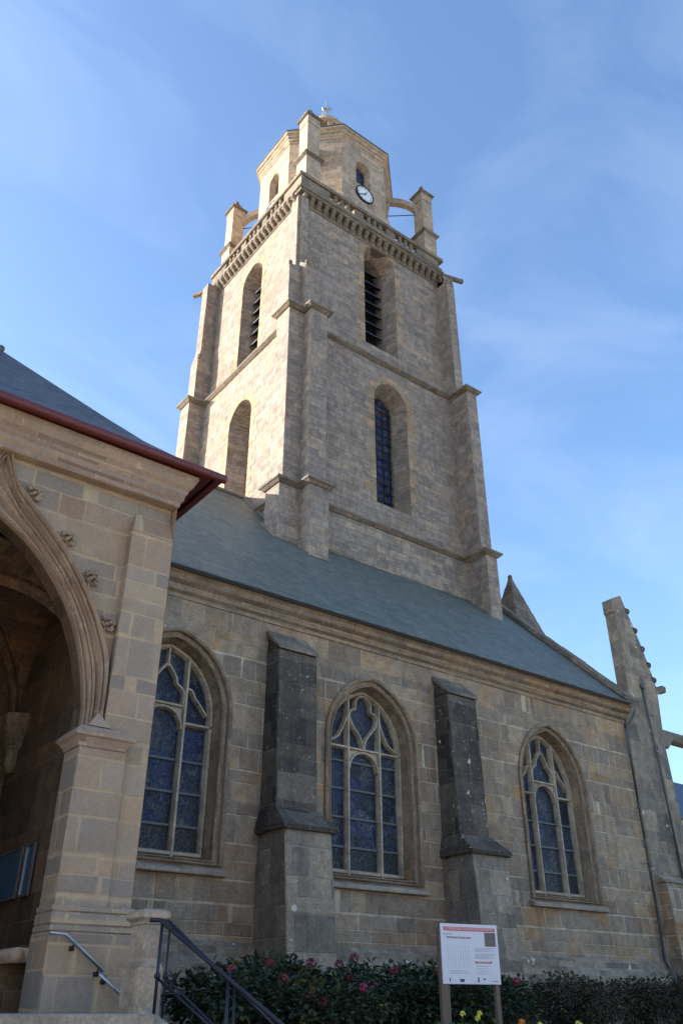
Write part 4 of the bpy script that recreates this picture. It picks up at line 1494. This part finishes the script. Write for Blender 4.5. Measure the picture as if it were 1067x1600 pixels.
# blue railings
def ray(u, v):
    """unit-forward viewing ray used only to place the hand rails in plan"""
    f = 1311.
    p_, y_ = R(PITCH), R(YAW)
    F = Vector((math.cos(y_) * math.cos(p_), math.sin(y_) * math.cos(p_), math.sin(p_)))
    Rt = Vector((math.sin(y_), -math.cos(y_), 0))
    U = Rt.cross(F)
    return F * f + Rt * (u - 533.5) - U * (v - 800)


for lab, a, b, rr in (('thick blue stair handrail nearer the viewer', (4.72, 9.52, 2.43), (5.64, 8.62, 1.52), .025), ('thin dark stair handrail on the garden side', (4.87, 9.62, 2.44), (6.30, 9.58, 1.42), .017)):
    t = thing('stair_railing', lab, 'railing', (a[0], a[1], .9), 'stair railings below the pier')
    A_, B_ = Vector(a), Vector(b)
    ext = A_ + (B_ - A_) * 1.9
    d = (ext - A_)
    mb = MB()
    mb.tube([A_ + Vector((-.10, .06, 0)), A_, ext], rr, 10)
    mb.build('handrail', M['ironblue'], t, smooth=True)
    mb = MB()
    mb.tube([A_ + Vector((0, 0, -.55)), ext + Vector((0, 0, -.55))], .014, 6)
    mb.build('lower_bar', M['ironblue'], t)
    for k in range(4):
        p = A_ + d * (.01 + k / 3 * .97)
        mb = MB()
        mb.tube([p, p - Vector((0, 0, .95))], .014 if rr < .02 else .018, 8)
        mb.lathe((p.x, p.y, p.z - .56), [(.02, 0), (.035, .015), (.035, .04), (.02, .06)], 8)
        mb.build('post', M['ironblue'], t)
# raked stone string under the near railing
sp = MB()
A_, B_ = Vector((4.66, 9.62, 1.60)), Vector((6.45, 7.93, .02))
n_ = Vector((B_.y - A_.y, -(B_.x - A_.x), 0)).normalized() * .17
sp.prism([A_ + n_, A_ - n_, A_ - n_ + Vector((0, 0, -1.5)), A_ + n_ + Vector((0, 0, -1.5))], Vector((.01, -.01, 0)))
sp = MB()
sp.add([A_ + n_, A_ - n_, B_ - n_, B_ + n_, A_ + n_ - Vector((0, 0, 1.5)), A_ - n_ - Vector((0, 0, 1.5)), B_ - n_ - Vector((0, 0, .2)), B_ + n_ - Vector((0, 0, .2))], [(0, 1, 2, 3), (0, 4, 5, 1), (1, 5, 6, 2), (2, 6, 7, 3), (3, 7, 4, 0), (4, 7, 6, 5)])
sp.build('stair_string', M['pier'], st2, bevel=.02)
# steel handrail on the porch wall
t = thing('wall_handrail', 'silver steel handrail fixed to the porch wall', 'handrail', (4.5, 10.75, 1.7))
mb = MB()
hy = PY - .26
mb.tube([(3.93, hy, 2.34), (4.12, hy, 2.33), (4.64, hy, 1.96)], .021, 10)
mb.tube([(4.60, hy + .0, 1.93), (4.94, hy, 1.69), (5.15, hy, 1.54)], .021, 10)
mb.build('rail', M['steel'], t, smooth=True)
for px, pz in ((4.24, 2.19), (4.58, 1.93), (4.68, 1.85)):
    mb = MB()
    mb.tube([(px, hy, pz + .06), (px, hy + .03, pz), (px, PY - .18, pz)], .011, 6)
    mb.lathe((px, PY - .2, pz - .03), [(.03, 0), (.03, .05)], 8)
    mb.build('bracket', M['iron'], t)

# ------------------------------------------------------------------ information sign
sg = thing('information_sign', 'white printed information panel with red heading on timber posts before the second buttress', 'sign', (9.9, 9.95, .9))
SA = R(-10.2)
so, sxv = Vector((9.44, 10.0, 0)), Vector((math.cos(SA), math.sin(SA), 0))
sn = Vector((sxv.y, -sxv.x, 0))       # towards the viewer
SW, SZ0, SZ1 = 1.01, 1.87, 2.65


def spt(u, z, d=0.):
    p = so + sxv * u + sn * d
    return Vector((p.x, p.y, z))


def srect(mb, u0, u1, z0, z1, d, th=.004):
    mb.prism([spt(u0, z0, d), spt(u1, z0, d), spt(u1, z1, d), spt(u0, z1, d)], sn * th)
    return mb


srect(MB(), 0, SW, SZ0, SZ1, 0, .018).build('panel', M['signwhite'], sg, bevel=.003)
for u, hw_ in ((.055, .07), (SW - .05, .035)):
    mb = MB()
    mb.prism([spt(u - hw_, .7, -.08), spt(u + hw_, .7, -.08), spt(u + hw_, .7, -.005), spt(u - hw_, .7, -.005)], (0, 0, 1.9))
    mb.build('post', M['post'], sg, bevel=.006)
T = .0185
sh = SZ1 - SZ0
sz = lambda f: SZ1 - f * sh
srect(MB(), .05, .96, sz(.12), sz(.055), T).build('heading_band', M['signred'], sg)
srect(MB(), .575, .87, sz(.655), sz(.625), T).build('heading_band', M['signred'], sg)
rz = (R(90), 0, SA)
textmesh('LA COMMUNE DE BATZ-SUR-MER RESTAURE SON PATRIMOINE', .046, spt(.50, sz(.088), T + .006), rz, M['signwhite'], 'heading_text', sg, .66)
textmesh('TRAVAUX   SUBVENTIONS', .024, spt(.72, sz(.640), T + .006), rz, M['signwhite'], 'band_text', sg, .8)
textmesh('Batz-sur-Mer', .03, spt(.12, sz(.175), T + .003), rz, M['signlight'], 'caption', sg, .9)
textmesh('RESTAURATION DE L\'EGLISE SAINT-GUENOLE', .034, spt(.31, sz(.235), T + .003), rz, M['signpink'], 'title_text', sg, .62)
srect(MB(), .77, .965, sz(.37), sz(.135), T).build('printed_photo', M['signphoto'], sg)
mb = MB()
rs_ = random.Random(8)
for blk, (u0, u1, f0, f1, st_) in enumerate(((.575, .95, .40, .47, .018), (.575, .95, .50, .58, .018), (.59, .84, .70, .86, .04), (.12, .50, .78, .83, .022))):
    f = f0
    while f < f1:
        e = u1 - rs_.uniform(0, .35) * (u1 - u0)
        srect(mb, u0, e, sz(f + .006), sz(f), T, .002)
        f += st_
mb.build('print_lines', M['signgrey'], sg)
mb = MB()
for i in range(9):
    u = .10 + .045 * i
    srect(mb, u, u + .003, sz(.72), sz(.36), T, .002)
for f in (.36, .46, .58, .72):
    srect(mb, .10, .50, sz(f + .004), sz(f), T, .0015)
mb.build('printed_plan', M['signlight'], sg)
mb = MB()
for (u0, u1, f0, f1) in ((.11, .125, .90, .96), (.29, .365, .915, .965), (.60, .625, .885, .965), (.70, .73, .90, .93)):
    srect(mb, u0, u1, sz(f1), sz(f0), T, .002)
mb.build('printed_logos', M['signblue'], sg)
mb = MB()
srect(mb, .85, .965, sz(.955), sz(.94), T, .002)
mb.build('printed_logo', M['signpink'], sg)

# ------------------------------------------------------------------ planting
def leafshape(mb, p, d, up, L, Wd):
    d = d.normalized()
    s_ = d.cross(up)
    if s_.length < .05:
        s_ = Vector((1, 0, 0))
    s_.normalize()
    n_ = s_.cross(d)
    a, b, c_ = p, p + d * L * .5, p + d * L
    mb.add([a, b + s_ * Wd / 2 + n_ * .012, c_ - n_ * L * .12, b - s_ * Wd / 2 + n_ * .012, b - n_ * .01], [(0, 1, 4), (1, 2, 4), (2, 3, 4), (3, 0, 4)])


def bush_data(seed, w, dpt, h, n, L):
    rr = random.Random(seed)
    leaves, gold, stems = MB(), MB(), MB()
    surf = []
    clumps = [(rr.uniform(-.5, .5) * w * .8, rr.uniform(-.5, .5) * dpt * .8, h * rr.uniform(.5, .84), rr.uniform(.22, .40) * min(w, h)) for _ in range(13)]
    for i in range(n):
        cx_, cy_, cz_, cr = rr.choice(clumps)
        v = Vector((rr.gauss(0, 1), rr.gauss(0, 1), rr.gauss(0, .8))).normalized() * cr * rr.uniform(.55, 1.0)
        p = Vector((cx_, cy_, cz_)) + v
        if p.z < .05:
            p.z = rr.uniform(.05, .4)
        d = (v.normalized() + Vector((rr.uniform(-.7, .7), rr.uniform(-.7, .7), rr.uniform(-.5, .3))))
        tgt = gold if rr.random() < .05 else leaves
        leafshape(tgt, p, d, Vector((rr.uniform(-.4, .4), rr.uniform(-.4, .4), 1)), L * rr.uniform(.7, 1.25), L * rr.uniform(.5, .75))
        if v.z > cr * .2:
            surf.append(p)
    for cx_, cy_, cz_, cr in clumps:
        for k in range(3):
            stems.tube([(cx_ * .4 + rr.uniform(-.1, .1), cy_ * .4 + rr.uniform(-.1, .1), -.1), (cx_ * .7, cy_ * .7, cz_ * .5), (cx_ + rr.uniform(-.1, .1), cy_ + rr.uniform(-.1, .1), cz_)], .014, 5, .006)
    return leaves, gold, stems, surf


def mesh_of(mb, name, mat):
    o = mb.build(name, mat)
    me = o.data
    c_ = Vector(o.location)
    bpy.data.objects.remove(o)
    return me, c_


def bloom(rr, r, npet=70):
    mb = MB()
    for i in range(npet):
        v = Vector((rr.gauss(0, 1), rr.gauss(0, 1), rr.gauss(.3, 1))).normalized()
        c_ = v * r * rr.uniform(.85, 1.0)
        s_ = v.orthogonal().normalized()
        t = v.cross(s_)
        q = r * .26
        mb.add([c_ + s_ * q, c_ + t * q + v * .004, c_ - s_ * q, c_ - t * q + v * .004], [(0, 1, 2, 3)])
    return mb


VAR = []
for k in range(4):
    l_, g_, s_, sf = bush_data(50 + k, 2.0, 1.3, 1.40, 2700, .125)
    VAR.append((mesh_of(l_, 'foliage', M['leaf']), mesh_of(g_, 'yellowed_leaves', M['leaf_gold']), mesh_of(s_, 'stems', M['stem']), sf))
DRY = []
for k in range(3):
    l_, g_, s_, sf = bush_data(80 + k, 2.3, 1.3, 1.25, 2300, .10)
    DRY.append((mesh_of(l_, 'foliage', M['leaf_dry']), mesh_of(g_, 'yellowed_leaves', M['leaf_gold']), mesh_of(s_, 'stems', M['stem']), sf))
rb = random.Random(12)
PB_, _ = mesh_of(bloom(rb, .075), 'flower_head', M['pink'])
RB_, _ = mesh_of(bloom(rb, .08), 'flower_head', M['redbloom'])


def place_bush(V, name, x, y, s_, hz, rot, label, cat, group, blooms=()):
    z = gz(x, y)
    t = thing(name, label, cat, (x, y, z), group)
    for (me, c_), nm in zip(V[:3], ('foliage', 'yellowed_leaves', 'stems')):
        o = bpy.data.objects.new(nm, me)
        col.objects.link(o)
        o.parent = t
        o.location = c_
    t.rotation_euler.z = rot
    t.scale = (s_, s_, hz)
    rr = random.Random(int(x * 91))
    sf = V[3]
    cam_p = Vector((0, 0, 0))
    for kind, nb in blooms:
        for i in range(nb):
            best = None
            for _ in range(7):
                p = rr.choice(sf)
                wp = Matrix.Rotation(rot, 3, 'Z') @ Vector((p.x * s_, p.y * s_, p.z * hz))
                sc_ = -(wp.x * x + wp.y * y) / math.hypot(x, y) + wp.z
                if best is None or sc_ > best[0]:
                    best = (sc_, p)
            p = best[1]
            o = bpy.data.objects.new('flower_head', kind)
            col.objects.link(o)
            o.parent = t
            o.location = (p.x, p.y, p.z + .04)
            q = rr.uniform(.8, 1.15)
            o.scale = (q / s_, q / s_, q * .85 / hz)
    return t


PIERL = [
    (6.9, 11.6, 1.0, 0.81, .3, 'leftmost hydrangea bush behind the stair railing', [(PB_, 1), (RB_, 1)]),
    (8.4, 12.6, 1.05, 0.86, 1.4, 'hydrangea bush with pink heads left of the first buttress', [(PB_, 1), (RB_, 1)]),
    (10.2, 14.6, 1.15, 0.98, 2.2, 'hydrangea bush against the first buttress foot', [(PB_, 1), (RB_, 1)]),
    (9.6, 12.6, 1.0, 0.86, .9, 'hydrangea bush with red heads before the first buttress', [(PB_, 1), (RB_, 3)]),
    (8.1, 10.9, .9, 0.68, 2.9, 'low hydrangea bush nearest the railing foot', [(RB_, 2), (PB_, 1)]),
    (12.6, 14.0, 1.1, 0.89, .2, 'hydrangea bush under the middle window', [(PB_, 1), (RB_, 2)]),
    (15.2, 16.4, 1.2, 1.03, 1.1, 'hydrangea bush right of the first buttress', [(RB_, 2), (PB_, 1)]),
    (11.2, 12.0, 1.0, 0.81, 2.0, 'dark leafy hydrangea bush left of the sign post', [(RB_, 1)]),
    (17.3, 17.2, 1.1, 0.99, 2.6, 'hydrangea bush below the middle window beside the second buttress', [(RB_, 1)]),
    (13.0, 12.4, 1.0, 0.75, 1.7, 'leafy hydrangea bush directly behind the sign', [(RB_, 1)]),
]
for i, (x, y, s_, hz, rot, lab, bl) in enumerate(PIERL):
    place_bush(VAR[i % 4], 'hydrangea_bush', x, y, s_, hz, rot, lab, 'bush', 'hydrangea bushes along the church wall', bl)
DL = [
    (15.3, 14.6, 1.05, .80, .4, 'bronzed shrub just right of the sign'),
    (18.9, 16.0, 1.2, .98, 1.3, 'bronzed shrub in front of the second buttress'),
    (17.2, 14.6, 1.1, .82, 2.3, 'bronzed shrub below the rightmost window, nearer the sign'),
    (22.2, 18.2, 1.2, 1.02, .7, 'bronzed shrub at the wall right of the second buttress'),
    (20.6, 16.2, 1.2, .90, 2.9, 'bronzed shrub before the rightmost window'),
    (25.0, 18.4, 1.25, 1.05, 1.9, 'bronzed shrub at the wall under the rightmost window'),
    (23.6, 16.8, 1.25, .95, .1, 'bronzed shrub low in the right hand bed'),
    (27.8, 18.5, 1.25, 1.08, 1.0, 'bronzed shrub by the downpipe'),
    (26.6, 16.6, 1.3, 1.0, 2.5, 'rightmost bronzed shrub in the front of the bed'),
    (30.4, 18.2, 1.3, 1.0, .9, 'bronzed shrub before the raked end buttress'),
]
for i, (x, y, s_, hz, rot, lab) in enumerate(DL):
    place_bush(DRY[i % 3], 'bronzed_shrub', x, y, s_, hz, rot, lab, 'shrub', 'bronzed shrubs along the church wall')

# marigolds and yellow flowers at the sign foot
YB, _ = mesh_of(bloom(rb, .036, 40), 'flower_head', M['yellow'])
OB, _ = mesh_of(bloom(rb, .045, 40), 'flower_head', M['orange'])
rr = random.Random(5)
fe = MB()
for i in range(900):
    a = rr.uniform(0, 6.28)
    r_ = rr.uniform(0, .22)
    z = rr.uniform(.05, .48)
    p = Vector((r_ * math.cos(a), r_ * math.sin(a), z))
    leafshape(fe, p, Vector((math.cos(a) + rr.uniform(-.6, .6), math.sin(a) + rr.uniform(-.6, .6), rr.uniform(0, 1.2))), Vector((0, 0, 1)), rr.uniform(.05, .10), .016)
FE, fc = mesh_of(fe, 'foliage', M['feather'])
LOC = [(9.0, 9.35, 'yellow', 1, 'marigold plant with one yellow head left of the sign post'), (9.30, 9.30, 'yellow', 2, 'marigold plant with yellow heads at the left sign post'), (9.62, 9.2, 'yellow', 0, 'flowerless feathery plant under the sign panel'),
       (9.95, 9.12, 'orange', 3, 'marigold plant with orange heads under the sign'), (10.25, 9.05, 'yellow', 1, 'marigold plant with a yellow head under the right side of the sign'), (10.6, 9.0, 'yellow', 0, 'flowerless feathery plant beside the right sign post'),
       (10.95, 9.0, 'yellow', 2, 'marigold plant with yellow heads right of the sign'), (11.3, 9.05, 'orange', 2, 'rightmost marigold plant with small orange heads')]
for x, y, kind, nb, lab in LOC:
    z = gz(x, y)
    t = thing('marigold_plant', lab, 'flower', (x, y, z), 'marigold plants round the sign')
    o = bpy.data.objects.new('foliage', FE)
    col.objects.link(o)
    o.parent = t
    o.location = fc
    for i in range(nb):
        a = rr.uniform(3.3, 5.6)
        o = bpy.data.objects.new('flower_head', YB if kind == 'yellow' else OB)
        col.objects.link(o)
        o.parent = t
        o.location = (.12 * math.cos(a), .12 * math.sin(a), rr.uniform(.46, .58) + (.06 if kind == 'yellow' else 0))
    t.scale = (1, 1, 1.12)
    t.rotation_euler.z = rr.uniform(0, .3)

# ------------------------------------------------------------------ house behind on the right
hs = thing('house', 'cream rendered house with blue slate roof beyond the right end of the church', 'house', (58, 36, .9))
HX, HY = 49.3, 31.5
mb = MB()
mb.box(HX, HX + 16, HY, HY + 9, .5, 11.9)
mb.build('wall', M['render'], hs)
mb = MB()
mb.prism([(HX - .3, HY - .35, 11.85), (HX - .3, HY + 9.35, 11.85), (HX - .3, HY + 4.5, 16.0)], (16.6, 0, 0))
mb.build('roof', M['slate_blue'], hs)
for u in (2, 6, 10):
    for z in (3, 7.5):
        mb = MB()
        mb.box(HX + u, HX + u + 1.2, HY - .03, HY, z, z + 1.9)
        mb.build('window', M['glass3'], hs)
mb = MB()
mb.box(HX + 3, HX + 4.2, HY + 4, HY + 5, 14.8, 17.2)
mb.build('chimney', M['render'], hs)

# unseen houses added behind the viewer to bounce warm sunlight onto the shaded church
for k, (hx, w_, hh, mt, rm, lab) in enumerate(((-34, 13, 8.5, 'render', 'slate_dark', 'added cream house at the left end of the unseen row behind the viewer'), (-20, 11, 7.2, 'octagon', 'slate_blue', 'added low stone fronted house, unseen behind the viewer'), (-8, 14, 9.2, 'render', 'slate_dark', 'added tall cream house in the middle of the unseen row behind the viewer'), (7, 12, 7.8, 'render', 'slate_blue', 'added cream house with blue slate roof, unseen behind the viewer'), (20, 15, 8.8, 'octagon', 'slate_dark', 'added long stone house at the right end of the unseen row'))):
    h_ = thing('house', lab, 'house', (hx + w_ / 2, -30, 0), 'unseen houses added for bounce light')
    MB().box(hx, hx + w_ - .3, -39, -30, -.1, hh).build('wall', M[mt], h_)
    MB().prism([(hx - .2, -39.3, hh - .05), (hx - .2, -29.7, hh - .05), (hx - .2, -34.5, hh + 4)], (w_ + .1, 0, 0)).build('roof', M[rm], h_)
    n_w = int(w_ / 3)
    for a in range(n_w):
        for b in range(2):
            if b == 0 and a == n_w // 2:
                MB().box(hx + 1 + a * 3, hx + 2.1 + a * 3, -30, -29.96, 0, 2.2).build('door', M['post'], h_)
                continue
            x_ = hx + 1 + a * 3
            MB().box(x_, x_ + 1.1, -30, -29.96, 1 + b * 3.2, 2.7 + b * 3.2).build('window', M['black'], h_)
